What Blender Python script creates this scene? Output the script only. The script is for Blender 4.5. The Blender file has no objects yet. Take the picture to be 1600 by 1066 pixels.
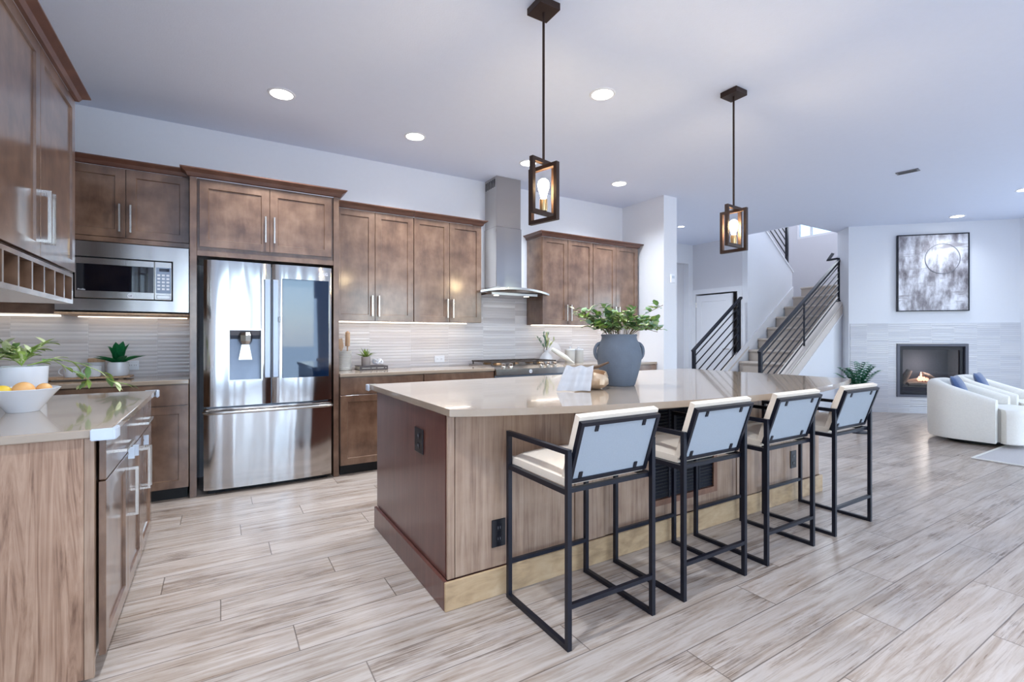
import bpy, bmesh, math, random
from math import sin, cos, pi, radians as R, sqrt
from mathutils import Vector as V, Matrix as M
random.seed(7)
C = bpy.context.scene.collection
SC = bpy.context.scene

# ------------------------------------------------------------------ camera
cam_d = bpy.data.cameras.new('camera')
cam_d.sensor_width = 36.0
cam_d.lens = 750.0 / 1600 * 36
cam_d.shift_y = -6.0 / 1600
cam_d.clip_start = 0.02
cam = bpy.data.objects.new('camera', cam_d)
C.objects.link(cam)
cam.location = (0, 0, 1.22)
cam.rotation_euler = (R(90), 0, R(-31.4))
SC.camera = cam

# ------------------------------------------------------------------ world, exposure
SC.view_settings.view_transform = 'Standard'
SC.view_settings.look = 'None'
SC.view_settings.gamma = 1.0
SC.view_settings.exposure = 0.58
SC.view_settings.use_curve_mapping = False
w = bpy.data.worlds.new('sky')
SC.world = w
w.use_nodes = True
nt = w.node_tree
bg = nt.nodes['Background']
sky = nt.nodes.new('ShaderNodeTexSky')
sky.sky_type = 'NISHITA'
sky.sun_disc = False
sky.sun_elevation = R(42)
sky.sun_rotation = R(200)
nt.links.new(sky.outputs[0], bg.inputs[0])
bg.inputs[1].default_value = 0.42


def light(name, kind, loc, power, color=(1, 1, 1), rot=(0, 0, 0), **k):
    d = bpy.data.lights.new(name, kind)
    d.energy = power
    d.color = color
    for a, v in k.items():
        setattr(d, a, v)
    o = bpy.data.objects.new(name, d)
    C.objects.link(o)
    o.location = loc
    o.rotation_euler = rot
    return o


DAY = (0.66, 0.81, 1.0)
# daylight through the three tall windows behind the camera and the two in the right wall
WIN_FRONT = [(-0.7, -0.1), (0.25, 0.75), (1.25, 2.1), (3.0, 5.0), (5.8, 8.2)]
WIN_RIGHT = [(-3.2, -1.2), (-0.8, 1.2)]
WIN_POWER = [20, 17, 32, 46, 13]
SKYB = (0.50, 0.71, 1.0)
for (a, b), pw in zip(WIN_FRONT, WIN_POWER):
    light('daylight_front', 'AREA', ((a + b) / 2, -4.12, 1.45), pw, SKYB if a < 2 else DAY, (R(98), 0, 0),
          shape='RECTANGLE', size=b - a, size_y=2.5)
for a, b in WIN_RIGHT:
    light('daylight_right', 'AREA', (10.46, (a + b) / 2, 1.45), 19 * (b - a), DAY, (R(90), 0, R(90)),
          shape='RECTANGLE', size=b - a, size_y=2.3)
light('daylight_stairwell', 'AREA', (10.72, 5.1, 4.2), 55, (0.85, 0.92, 1.0), (R(90), 0, R(90)), shape='RECTANGLE', size=1.2, size_y=1.2)
WARM = (1.0, 0.86, 0.70)
# under-cabinet strips (fixtures are built with the cabinets); left pair added to brighten backsplash
for x, L, pw in ((1.67, 1.45, 1.15), (4.03, 1.5, 1.1), (-0.58, 0.7, 0.24), (-1.48, 0.9, 0.28)):
    light('under_cabinet_or_fill_light', 'AREA', (x, 4.80, 1.355), pw, (1.0, 0.92, 0.86) if x > 0 else (0.84, 0.91, 1.0), (0, 0, 0), shape='RECTANGLE', size=L, size_y=0.03)
CANS = [(0.40, 3.97), (1.52, 4.18), (2.455, 2.72), (2.765, 4.2), (4.055, 4.2), (6.5, 5.3), (9.5, 2.68), (8.5, 1.75)]
CANC = (0.81, 0.90, 1.0)
for x, y in CANS:
    light('can_or_fill_beam', 'SPOT', (x, y, 3.02), 120 if x < 6 else 130 if y > 5 else 36, CANC, (0, 0, 0), spot_size=R(140), spot_blend=1.0, shadow_soft_size=0.08)
# unseen fill spots added behind the camera, with no fixtures built for them
for x, y in ((0.4, 1.2), (0.4, -1.2), (2.5, -0.4), (2.5, -2.4), (4.6, -1.8), (6.6, -2.2)):
    light('can_or_fill_beam', 'SPOT', (x, y, 3.02), 165 if x < 2 else 85, CANC, (0, 0, 0), spot_size=R(140), spot_blend=1.0, shadow_soft_size=0.08)


# ------------------------------------------------------------------ materials
MAT = {}


def mk(name):
    m = bpy.data.materials.new(name)
    m.use_nodes = True
    b = m.node_tree.nodes['Principled BSDF']
    MAT[name] = m
    return m, m.node_tree.nodes, m.node_tree.links, b


def srgb(r, g, b):
    f = lambda c: (c / 12.92 if c <= 0.04045 else ((c + 0.055) / 1.055) ** 2.4)
    return (f(r / 255), f(g / 255), f(b / 255), 1)


def plain(name, col, rough=0.5, metal=0.0, spec=0.5, coat=0.0, emit=None, es=0.0, bump=0.0, bscale=80.0, trans=0.0, alpha=1.0, var=0.06, sheen=0.0):
    """one-colour material with slight procedural variation"""
    m, n, l, b = mk(name)
    c = srgb(*col)
    nz = n.new('ShaderNodeTexNoise')
    nz.inputs['Scale'].default_value = bscale * 0.25
    tc = n.new('ShaderNodeTexCoord')
    l.new(tc.outputs['Object'], nz.inputs['Vector'])
    mx = n.new('ShaderNodeMix')
    mx.data_type = 'RGBA'
    mx.inputs['A'].default_value = tuple(x * (1 - var) for x in c[:3]) + (1,)
    mx.inputs['B'].default_value = tuple(min(1, x * (1 + var)) for x in c[:3]) + (1,)
    l.new(nz.outputs['Fac'], mx.inputs['Factor'])
    l.new(mx.outputs['Result'], b.inputs['Base Color'])
    b.inputs['Roughness'].default_value = rough
    b.inputs['Metallic'].default_value = metal
    b.inputs['Specular IOR Level'].default_value = spec
    b.inputs['Coat Weight'].default_value = coat
    b.inputs['Transmission Weight'].default_value = trans
    b.inputs['Alpha'].default_value = alpha
    b.inputs['Sheen Weight'].default_value = sheen
    if emit:
        b.inputs['Emission Color'].default_value = srgb(*emit)
        b.inputs['Emission Strength'].default_value = es
    if bump:
        nb = n.new('ShaderNodeTexNoise')
        nb.inputs['Scale'].default_value = bscale
        nb.inputs['Detail'].default_value = 4
        l.new(tc.outputs['Object'], nb.inputs['Vector'])
        bp = n.new('ShaderNodeBump')
        bp.inputs['Strength'].default_value = bump
        bp.inputs['Distance'].default_value = 0.004
        l.new(nb.outputs['Fac'], bp.inputs['Height'])
        l.new(bp.outputs[0], b.inputs['Normal'])
    return m


def ramp(n, stops):
    r = n.new('ShaderNodeValToRGB')
    e = r.color_ramp.elements
    while len(e) < len(stops):
        e.new(0.5)
    for i, (p, c) in enumerate(stops):
        e[i].position = p
        e[i].color = srgb(*c)
    return r


def wood(name, c0, c1, c2, scale=(14, 14, 1.3), rough=0.35, coat=0.2, mottle=0.5, distort=1.2, spec=0.5, pos=(0.33, 0.5, 0.68)):
    m, n, l, b = mk(name)
    tc = n.new('ShaderNodeTexCoord')
    mp = n.new('ShaderNodeMapping')
    mp.inputs['Scale'].default_value = scale
    l.new(tc.outputs['Object'], mp.inputs[0])
    n1 = n.new('ShaderNodeTexNoise')
    n1.inputs['Scale'].default_value = 1.6
    n1.inputs['Detail'].default_value = 8
    n1.inputs['Roughness'].default_value = 0.62
    n1.inputs['Distortion'].default_value = distort
    l.new(mp.outputs[0], n1.inputs['Vector'])
    n2 = n.new('ShaderNodeTexNoise')
    n2.inputs['Scale'].default_value = 6.5
    n2.inputs['Detail'].default_value = 5
    l.new(tc.outputs['Object'], n2.inputs['Vector'])
    mx = n.new('ShaderNodeMix')
    mx.inputs['Factor'].default_value = mottle
    l.new(n1.outputs['Fac'], mx.inputs['A'])
    l.new(n2.outputs['Fac'], mx.inputs['B'])
    r = ramp(n, [(pos[0], c0), (pos[1], c1), (pos[2], c2)])
    l.new(mx.outputs['Result'], r.inputs[0])
    l.new(r.outputs[0], b.inputs['Base Color'])
    b.inputs['Roughness'].default_value = rough
    b.inputs['Coat Weight'].default_value = coat
    b.inputs['Coat Roughness'].default_value = 0.14
    b.inputs['Specular IOR Level'].default_value = spec
    bp = n.new('ShaderNodeBump')
    bp.inputs['Strength'].default_value = 0.08
    bp.inputs['Distance'].default_value = 0.002
    l.new(n1.outputs['Fac'], bp.inputs['Height'])
    l.new(bp.outputs[0], b.inputs['Normal'])
    return m


def floor_mat():
    m, n, l, b = mk('floor_planks')
    tc = n.new('ShaderNodeTexCoord')
    sep = n.new('ShaderNodeSeparateXYZ')
    l.new(tc.outputs['Object'], sep.inputs[0])

    def math_(op, a, b_=None, c_=None):
        k = n.new('ShaderNodeMath')
        k.operation = op
        for i, v in enumerate((a, b_, c_)):
            if v is None:
                continue
            if isinstance(v, (int, float)):
                k.inputs[i].default_value = v
            else:
                l.new(v, k.inputs[i])
        return k.outputs[0]
    WID, LEN = 0.1955, 1.305
    yr = math_('DIVIDE', math_('SUBTRACT', sep.outputs[1], 1.045), WID)
    row = math_('FLOOR', yr)
    yf = math_('SUBTRACT', yr, row)
    wn = n.new('ShaderNodeTexWhiteNoise')
    wn.noise_dimensions = '1D'
    l.new(row, wn.inputs['W'])
    off = math_('MULTIPLY_ADD', row, 0.598, math_('MULTIPLY', wn.outputs['Value'], 0.16))
    xr = math_('ADD', math_('DIVIDE', math_('SUBTRACT', sep.outputs[0], 2.98), LEN), off)
    col = math_('FLOOR', xr)
    xf = math_('SUBTRACT', xr, col)
    # distance to the plank's edges, in metres
    ey = math_('MULTIPLY', math_('MINIMUM', yf, math_('SUBTRACT', 1.0, yf)), WID)
    ex = math_('MULTIPLY', math_('MINIMUM', xf, math_('SUBTRACT', 1.0, xf)), LEN)
    e = math_('MINIMUM', ex, ey)
    groove = math_('SMOOTH_MIN', 1.0, math_('DIVIDE', e, 0.0034), 0.05)
    comb = n.new('ShaderNodeCombineXYZ')
    l.new(row, comb.inputs[0])
    l.new(col, comb.inputs[1])
    w3 = n.new('ShaderNodeTexWhiteNoise')
    w3.noise_dimensions = '3D'
    l.new(comb.outputs[0], w3.inputs['Vector'])
    # grain, shifted per plank
    sh = n.new('ShaderNodeVectorMath')
    sh.operation = 'MULTIPLY_ADD'
    l.new(w3.outputs['Color'], sh.inputs[0])
    sh.inputs[1].default_value = (30, 30, 30)
    l.new(tc.outputs['Object'], sh.inputs[2])

    def noise(scale, s, det, ro, dis=0.0):
        mp = n.new('ShaderNodeMapping')
        mp.inputs['Scale'].default_value = scale
        l.new(sh.outputs[0], mp.inputs[0])
        k = n.new('ShaderNodeTexNoise')
        k.inputs['Scale'].default_value = s
        k.inputs['Detail'].default_value = det
        k.inputs['Roughness'].default_value = ro
        k.inputs['Distortion'].default_value = dis
        l.new(mp.outputs[0], k.inputs['Vector'])
        return k.outputs['Fac']
    fine = noise((2.6, 120, 1), 1.3, 8, 0.74, 0.25)
    mid = noise((1.5, 22, 1), 1.2, 7, 0.7, 0.7)
    big = noise((1.5, 3.4, 1), 1.5, 4, 0.6)
    base = ramp(n, [(0.25, (154, 130, 110)), (0.42, (188, 168, 152)), (0.56, (212, 196, 184)), (0.8, (226, 214, 206))])
    l.new(mid, base.inputs[0])
    streak_in = math_('ADD', math_('MULTIPLY', fine, 0.55), math_('MULTIPLY', big, 0.45))
    st = n.new('ShaderNodeValToRGB')
    st.color_ramp.elements[0].position = 0.385
    st.color_ramp.elements[0].color = (1, 1, 1, 1)
    st.color_ramp.elements[1].position = 0.47
    st.color_ramp.elements[1].color = (0, 0, 0, 1)
    l.new(streak_in, st.inputs[0])
    mx = n.new('ShaderNodeMix')
    mx.data_type = 'RGBA'
    l.new(math_('MULTIPLY', st.outputs[0], 0.85), mx.inputs['Factor'])
    l.new(base.outputs[0], mx.inputs['A'])
    mx.inputs['B'].default_value = srgb(118, 94, 76)
    hv = n.new('ShaderNodeHueSaturation')
    l.new(mx.outputs['Result'], hv.inputs['Color'])
    l.new(math_('MULTIPLY_ADD', w3.outputs['Value'], 0.13, 0.655), hv.inputs['Value'])
    mg = n.new('ShaderNodeMix')
    mg.data_type = 'RGBA'
    l.new(groove, mg.inputs['Factor'])
    mg.inputs['A'].default_value = srgb(84, 70, 62)
    l.new(hv.outputs[0], mg.inputs['B'])
    l.new(mg.outputs['Result'], b.inputs['Base Color'])
    b.inputs['Roughness'].default_value = 0.30
    l.new(math_('MULTIPLY_ADD', mid, 0.22, 0.20), b.inputs['Roughness'])
    hgt = math_('ADD', math_('MULTIPLY', groove, 0.6), math_('MULTIPLY', fine, 0.35))
    bp = n.new('ShaderNodeBump')
    bp.inputs['Strength'].default_value = 0.25
    bp.inputs['Distance'].default_value = 0.002
    l.new(hgt, bp.inputs['Height'])
    l.new(bp.outputs[0], b.inputs['Normal'])
    return m


def tile_mat(name, colw=0.44, rowh=0.031, light_=(230, 226, 226), dark_=(200, 194, 194)):
    """stacked wavy tile: object X along the wall, Z up"""
    m, n, l, b = mk(name)
    tc = n.new('ShaderNodeTexCoord')
    sep = n.new('ShaderNodeSeparateXYZ')
    l.new(tc.outputs['Object'], sep.inputs[0])

    def math_(op, a, b_=None, c_=None):
        k = n.new('ShaderNodeMath')
        k.operation = op
        for i, v in enumerate((a, b_, c_)):
            if v is None:
                continue
            if isinstance(v, (int, float)):
                k.inputs[i].default_value = v
            else:
                l.new(v, k.inputs[i])
        return k.outputs[0]
    xr = math_('DIVIDE', sep.outputs[0], colw)
    col = math_('FLOOR', xr)
    xf = math_('SUBTRACT', xr, col)
    wn = n.new('ShaderNodeTexWhiteNoise')
    wn.noise_dimensions = '1D'
    l.new(col, wn.inputs['W'])
    zr = math_('ADD', math_('DIVIDE', sep.outputs[2], rowh), math_('MULTIPLY', wn.outputs['Value'], 9.0))
    row = math_('FLOOR', zr)
    zf = math_('SUBTRACT', zr, row)
    comb = n.new('ShaderNodeCombineXYZ')
    l.new(row, comb.inputs[0])
    l.new(col, comb.inputs[1])
    w3 = n.new('ShaderNodeTexWhiteNoise')
    w3.noise_dimensions = '3D'
    l.new(comb.outputs[0], w3.inputs['Vector'])
    r = ramp(n, [(0.0, dark_), (0.55, tuple((a + c) // 2 for a, c in zip(light_, dark_))), (1.0, light_)])
    l.new(w3.outputs['Value'], r.inputs[0])
    ex = math_('MULTIPLY', math_('MINIMUM', xf, math_('SUBTRACT', 1.0, xf)), colw)
    g = math_('MINIMUM', 1.0, math_('DIVIDE', ex, 0.0022))
    mg = n.new('ShaderNodeMix')
    mg.data_type = 'RGBA'
    l.new(g, mg.inputs['Factor'])
    mg.inputs['A'].default_value = srgb(222, 220, 222)
    l.new(r.outputs[0], mg.inputs['B'])
    l.new(mg.outputs['Result'], b.inputs['Base Color'])
    b.inputs['Roughness'].default_value = 0.16
    # each strip leans its own way and is slightly bowed
    tilt = math_('MULTIPLY', math_('SUBTRACT', w3.outputs['Value'], 0.5), math_('MULTIPLY', zf, 2.2))
    bow = math_('MULTIPLY', math_('SINE', math_('MULTIPLY', zf, pi)), 0.45)
    bp = n.new('ShaderNodeBump')
    bp.inputs['Strength'].default_value = 0.6
    bp.inputs['Distance'].default_value = 0.006
    l.new(math_('ADD', math_('ADD', tilt, bow), math_('MULTIPLY', g, 0.3)), bp.inputs['Height'])
    l.new(bp.outputs[0], b.inputs['Normal'])
    return m


def steel(name, col=(186, 181, 177), rough=0.11, wav=0.02, brush=True):
    m, n, l, b = mk(name)
    b.inputs['Base Color'].default_value = srgb(*col)
    b.inputs['Metallic'].default_value = 1.0
    tc = n.new('ShaderNodeTexCoord')
    mp = n.new('ShaderNodeMapping')
    mp.inputs['Scale'].default_value = (400, 400, 3)
    l.new(tc.outputs['Object'], mp.inputs[0])
    k = n.new('ShaderNodeTexNoise')
    k.inputs['Scale'].default_value = 1
    l.new(mp.outputs[0], k.inputs['Vector'])
    mr = n.new('ShaderNodeMapRange')
    mr.inputs['To Min'].default_value = rough * 0.8
    mr.inputs['To Max'].default_value = rough * 1.25
    l.new(k.outputs['Fac'], mr.inputs['Value'])
    l.new(mr.outputs[0], b.inputs['Roughness'])
    mp2 = n.new('ShaderNodeMapping')
    mp2.inputs['Scale'].default_value = (3.6, 3.6, 0.35)
    l.new(tc.outputs['Object'], mp2.inputs[0])
    k2 = n.new('ShaderNodeTexNoise')
    k2.inputs['Scale'].default_value = 1.3
    k2.inputs['Detail'].default_value = 1
    l.new(mp2.outputs[0], k2.inputs['Vector'])
    bp = n.new('ShaderNodeBump')
    bp.inputs['Strength'].default_value = 1.0
    bp.inputs['Distance'].default_value = wav
    l.new(k2.outputs['Fac'], bp.inputs['Height'])
    l.new(bp.outputs[0], b.inputs['Normal'])
    return m


def art_mat():
    m, n, l, b = mk('abstract_paint')
    tc = n.new('ShaderNodeTexCoord')

    def noise(scale, s, det=6, ro=0.6):
        mp = n.new('ShaderNodeMapping')
        mp.inputs['Scale'].default_value = scale
        l.new(tc.outputs['Object'], mp.inputs[0])
        k = n.new('ShaderNodeTexNoise')
        k.inputs['Scale'].default_value = s
        k.inputs['Detail'].default_value = det
        k.inputs['Roughness'].default_value = ro
        l.new(mp.outputs[0], k.inputs['Vector'])
        return k.outputs['Fac']
    a = noise((4.5, 1, 2.0), 1.3)
    r = ramp(n, [(0.34, (104, 98, 102)), (0.44, (150, 145, 150)), (0.52, (196, 194, 200)), (0.62, (232, 232, 238))])
    l.new(a, r.inputs[0])
    b2 = noise((1.4, 1, 7.0), 1.2)
    st = n.new('ShaderNodeValToRGB')
    st.color_ramp.elements[0].position = 0.55
    st.color_ramp.elements[0].color = (0, 0, 0, 1)
    st.color_ramp.elements[1].position = 0.64
    st.color_ramp.elements[1].color = (1, 1, 1, 1)
    l.new(b2, st.inputs[0])
    mx = n.new('ShaderNodeMix')
    mx.data_type = 'RGBA'
    l.new(st.outputs[0], mx.inputs['Factor'])
    l.new(r.outputs[0], mx.inputs['A'])
    mx.inputs['B'].default_value = srgb(160, 154, 158)
    l.new(mx.outputs['Result'], b.inputs['Base Color'])
    b.inputs['Roughness'].default_value = 0.6
    return m


wood('cabinet_wood', (80, 54, 39), (110, 81, 62), (134, 104, 83), scale=(9, 9, 2.2), rough=0.34, coat=1.0, mottle=0.72)
wood('crown_wood', (84, 52, 40), (100, 64, 50), (116, 78, 62), scale=(3, 3, 9), rough=0.35, coat=0.2, mottle=0.4)
wood('panel_wood', (122, 94, 77), (156, 128, 107), (176, 150, 129), scale=(30, 30, 1.2), rough=0.36, coat=0.2, mottle=0.35, distort=0.8)
wood('laminate_wood', (106, 75, 57), (156, 122, 99), (184, 152, 128), scale=(15, 15, 0.9), rough=0.42, coat=0.0, mottle=0.2, distort=2.6, pos=(0.33, 0.48, 0.66))
wood('shaded_panel_wood', (82, 46, 40), (97, 58, 50), (110, 72, 62), scale=(30, 30, 1.2), rough=0.3, coat=0.35, mottle=0.3)  # same stain as panel_wood, darkened for the island's shaded left end
wood('lit_base_wood', (146, 118, 88), (180, 150, 114), (196, 168, 134), scale=(4, 4, 14), rough=0.4, coat=0.1, mottle=0.5)  # same wood as the dark left base board, lightened for the lit front
wood('pale_wood', (176, 140, 108), (200, 164, 130), (216, 184, 152), scale=(30, 30, 3), rough=0.5, coat=0, mottle=0.3)
wood('cubby_wood', (96, 66, 52), (120, 84, 66), (138, 100, 80), scale=(9, 9, 3), rough=0.5, coat=0, mottle=0.4)
floor_mat()
tile_mat('backsplash_tile')
tile_mat('fireplace_tile', colw=0.30, rowh=0.030, light_=(222, 222, 226), dark_=(202, 202, 208))
steel('stainless')
steel('stainless_flat', rough=0.22, wav=0.004)
steel('handle_steel', col=(150, 152, 160), rough=0.3, wav=0.0)
steel('nickel', col=(214, 206, 196), rough=0.25, wav=0.0)
art_mat()
plain('wall_paint', (230, 231, 236), 0.75, bump=0.12, bscale=140, var=0.015)
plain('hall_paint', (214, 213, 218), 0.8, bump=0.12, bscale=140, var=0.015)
plain('ceiling_paint', (226, 233, 250), 0.85, bump=0.2, bscale=90, var=0.015)
plain('warm_lit_trim', (214, 204, 196), 0.6, var=0.01)  # stair trim with the warm light on the kerbs put into its colour
plain('white_trim', (232, 232, 236), 0.45, var=0.01)
plain('quartz', (164, 147, 130), 0.09, coat=0.35, var=0.05, bscale=160)
plain('black_metal', (22, 24, 36), 0.36, metal=0.3, var=0.1)
plain('bronze_metal', (62, 46, 40), 0.42, metal=0.6, var=0.15)
plain('black_void', (12, 12, 14), 0.6)
plain('black_plastic', (20, 20, 26), 0.3)
plain('black_glass', (10, 14, 24), 0.05, coat=1.0)
plain('white_plastic', (232, 234, 240), 0.35, var=0.01)
plain('silicone', (222, 230, 242), 0.25, trans=0.25, var=0.01)
plain('cream_fabric', (234, 216, 196), 0.9, bump=0.5, bscale=600, sheen=0.3)
plain('stool_back_fabric', (158, 164, 172), 0.9, bump=0.4, bscale=700)
plain('boucle', (244, 239, 230), 0.95, bump=0.8, bscale=260, sheen=0.4)
plain('blue_velvet', (58, 80, 124), 0.8, bump=0.4, bscale=300, sheen=0.5)
plain('carpet', (190, 178, 168), 0.95, bump=0.9, bscale=400, var=0.15)
plain('rug_pile', (196, 190, 188), 0.95, bump=0.8, bscale=300, var=0.1)
plain('rug_white', (226, 224, 226), 0.95, bump=0.8, bscale=300)
plain('urn_clay', (98, 106, 118), 0.75, bump=0.35, bscale=60, var=0.14)
plain('leaf_green', (112, 148, 88), 0.5, var=0.35, bscale=120)
plain('leaf_bluegreen', (128, 160, 138), 0.5, var=0.3, bscale=120)
plain('leaf_lime', (152, 178, 86), 0.5, var=0.3, bscale=120)
plain('leaf_emerald', (28, 136, 80), 0.45, var=0.3, bscale=60)
plain('leaf_fern', (56, 124, 92), 0.5, var=0.3, bscale=60)
plain('leaf_cream', (206, 214, 160), 0.5, var=0.15)
plain('stem_brown', (110, 92, 66), 0.7)
plain('white_ceramic', (228, 230, 236), 0.18, coat=0.4, var=0.02)
plain('grey_ceramic', (160, 150, 146), 0.5, var=0.05)
plain('ribbed_ceramic', (190, 188, 184), 0.45, var=0.05)
plain('marble', (224, 222, 224), 0.2, var=0.08, bscale=30)
plain('lemon_peel', (238, 200, 66), 0.4, bump=0.2, bscale=300)
plain('orange_peel', (236, 178, 112), 0.4, bump=0.2, bscale=300)
plain('book_cover', (66, 58, 60), 0.5)
plain('paper', (220, 216, 206), 0.8)
plain('gold_leaf', (206, 176, 146), 0.35, metal=0.4, bump=0.8, bscale=45, var=0.3)
plain('linen', (228, 228, 232), 0.85, bump=0.5, bscale=500)
plain('dark_twig', (88, 62, 40), 0.7, bump=0.6, bscale=90)
plain('brass', (206, 178, 130), 0.3, metal=0.9)
plain('firebox_brick', (62, 62, 72), 0.8, bump=0.5, bscale=40)
plain('log_bark', (140, 116, 104), 0.9, bump=1.0, bscale=60, var=0.4)
plain('ember_rock', (52, 50, 58), 0.9, bump=0.6, bscale=90)
plain('flame', (255, 190, 160), 0.5, emit=(255, 176, 140), es=1.8)
plain('frame_grey', (92, 94, 106), 0.5)
plain('steel_grey', (120, 124, 134), 0.35, metal=0.7)
plain('cast_iron', (58, 47, 40), 0.5, var=0.2)
plain('burner_brass', (128, 98, 66), 0.4, metal=0.6)
plain('led_lens', (255, 255, 255), 0.5, emit=(255, 252, 245), es=9.0)
plain('strip_lens', (255, 255, 255), 0.5, emit=(255, 240, 220), es=2.2)
plain('bulb_glass', (255, 240, 215), 0.3, emit=(255, 226, 176), es=170.0)
plain('dispenser_grey', (138, 148, 164), 0.35, metal=0.3)
plain('fog_glass', (190, 210, 225), 0.02, trans=1.0, var=0.0)
plain('earth', (150, 136, 112), 0.9, var=0.2, bscale=4)
plain('mark_white', (230, 230, 234), 0.4)
plain('mark_grey', (120, 120, 126), 0.4)


def fridge_glass():
    m, n, l, b = mk('fridge_window')
    b.inputs['Base Color'].default_value = srgb(16, 34, 58)
    b.inputs['Roughness'].default_value = 0.03
    b.inputs['IOR'].default_value = 1.6
    return m


fridge_glass()


def clear_glass(name, tint=(235, 242, 246)):
    m, n, l, b = mk(name)
    out = n['Material Output']
    tr = n.new('ShaderNodeBsdfTransparent')
    tr.inputs[0].default_value = srgb(*tint)
    gl = n.new('ShaderNodeBsdfGlossy')
    gl.inputs['Roughness'].default_value = 0.02
    fr = n.new('ShaderNodeFresnel')
    fr.inputs[0].default_value = 1.28
    ms = n.new('ShaderNodeMixShader')
    l.new(fr.outputs[0], ms.inputs[0])
    l.new(tr.outputs[0], ms.inputs[1])
    l.new(gl.outputs[0], ms.inputs[2])
    l.new(ms.outputs[0], out.inputs[0])
    return m


clear_glass('clear_glass')


# ------------------------------------------------------------------ mesh helpers
def bx(bm, x0, x1, y0, y1, z0, z1, bev=0.0, seg=1):
    vs = [bm.verts.new(p) for p in ((x0, y0, z0), (x1, y0, z0), (x1, y1, z0), (x0, y1, z0), (x0, y0, z1), (x1, y0, z1), (x1, y1, z1), (x0, y1, z1))]
    fs = [bm.faces.new([vs[i] for i in q]) for q in ((3, 2, 1, 0), (4, 5, 6, 7), (0, 1, 5, 4), (1, 2, 6, 5), (2, 3, 7, 6), (3, 0, 4, 7))]
    if bev > 0:
        es = list({e for f in fs for e in f.edges})
        bmesh.ops.bevel(bm, geom=es, offset=bev, segments=seg, affect='EDGES', profile=0.5)


def sweep(bm, pts, w=0.02, h=None, n=4, closed=False, hint=(0, 0, 1), taper=None):
    """constant profile swept along pts with mitred corners (n=4: square tube w x h; else round of diameter w)"""
    pts = [V(p) for p in pts]
    h = w if h is None else h
    N = len(pts)
    d0 = (pts[1] - pts[0]).normalized()
    up = V(hint)
    if abs(d0.dot(up)) > 0.95:
        up = V((1, 0, 0)) if abs(d0.x) < 0.9 else V((0, 1, 0))
    s = d0.cross(up).normalized()
    u = s.cross(d0).normalized()
    if n == 4:
        prof = [(-w / 2, -h / 2), (w / 2, -h / 2), (w / 2, h / 2), (-w / 2, h / 2)]
    else:
        prof = [(w / 2 * cos(2 * pi * k / n), h / 2 * sin(2 * pi * k / n)) for k in range(n)]
    ring = [pts[0] + s * a + u * b for a, b in prof]

    def onto(vs, d, p, nrm):
        k = d.dot(nrm)
        return [v + d * ((p - v).dot(nrm) / k) for v in vs]
    if closed:
        dl = (pts[0] - pts[-1]).normalized()
        ring = onto(ring, d0, pts[0], (dl + d0).normalized())
    rings = [ring]
    for i in range(1, N):
        d = (pts[i] - pts[i - 1]).normalized()
        if i < N - 1:
            nrm = (d + (pts[i + 1] - pts[i]).normalized()).normalized()
        elif closed:
            nrm = (d + (pts[0] - pts[i]).normalized()).normalized()
        else:
            nrm = d
        rings.append(onto(rings[-1], d, pts[i], nrm))
    if taper:
        rings = [[pts[i] + (v - pts[i]) * taper[i] for v in rg] for i, rg in enumerate(rings)]
    bv = [[bm.verts.new(v) for v in rg] for rg in rings]
    K = len(prof)
    rng = range(N) if closed else range(N - 1)
    for i in rng:
        a, b = bv[i], bv[(i + 1) % N]
        for k in range(K):
            bm.faces.new((a[k], a[(k + 1) % K], b[(k + 1) % K], b[k]))
    if not closed:
        bm.faces.new(list(reversed(bv[0])))
        bm.faces.new(bv[-1])


def lathe(bm, prof, n=28, cx=0, cy=0, ribs=None):
    """profile [(r, z)...] turned about a vertical axis; r == 0 closes"""
    rings = []
    for r, z in prof:
        if r <= 1e-6:
            rings.append([bm.verts.new((cx, cy, z))])
        else:
            rings.append([bm.verts.new((cx + r * cos(2 * pi * k / n), cy + r * sin(2 * pi * k / n), z)) for k in range(n)])
    for a, b in zip(rings, rings[1:]):
        for k in range(n):
            k2 = (k + 1) % n
            if len(a) == 1 and len(b) == 1:
                continue
            if len(a) == 1:
                bm.faces.new((a[0], b[k], b[k2]))
            elif len(b) == 1:
                bm.faces.new((a[k], a[k2], b[0]))
            else:
                bm.faces.new((a[k], a[k2], b[k2], b[k]))


def prism(bm, poly, ax, a0, a1):
    """extrude a 2-D polygon; ax = 'x','y','z' is the extrusion axis"""
    def P(u, v, t):
        return {'x': (t, u, v), 'y': (u, t, v), 'z': (u, v, t)}[ax]
    A = [bm.verts.new(P(u, v, a0)) for u, v in poly]
    B = [bm.verts.new(P(u, v, a1)) for u, v in poly]
    bm.faces.new(list(reversed(A)))
    bm.faces.new(B)
    for i in range(len(poly)):
        j = (i + 1) % len(poly)
        bm.faces.new((A[i], A[j], B[j], B[i]))


def shaker(bm, x0, x1, z0, z1, y=0.0, t=0.02, rail=0.058, deep=0.009):
    """recessed-panel door or drawer front; its face looks towards -y at y - t"""
    def ring(i, yy):
        return [bm.verts.new(p) for p in ((x0 + i, yy, z0 + i), (x1 - i, yy, z0 + i), (x1 - i, yy, z1 - i), (x0 + i, yy, z1 - i))]
    e = 0.0015
    rs = [ring(0, y), ring(0, y - t + e), ring(e, y - t), ring(rail, y - t), ring(rail + 0.004, y - t + deep)]
    for a, b in zip(rs, rs[1:]):
        for k in range(4):
            bm.faces.new((a[k], a[(k + 1) % 4], b[(k + 1) % 4], b[k]))
    bm.faces.new(rs[-1])
    bm.faces.new(list(reversed(rs[0])))


def slab(bm, x0, x1, z0, z1, y=0.0, t=0.02):
    bx(bm, x0, x1, y - t, y, z0, z1, 0.0018)


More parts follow.
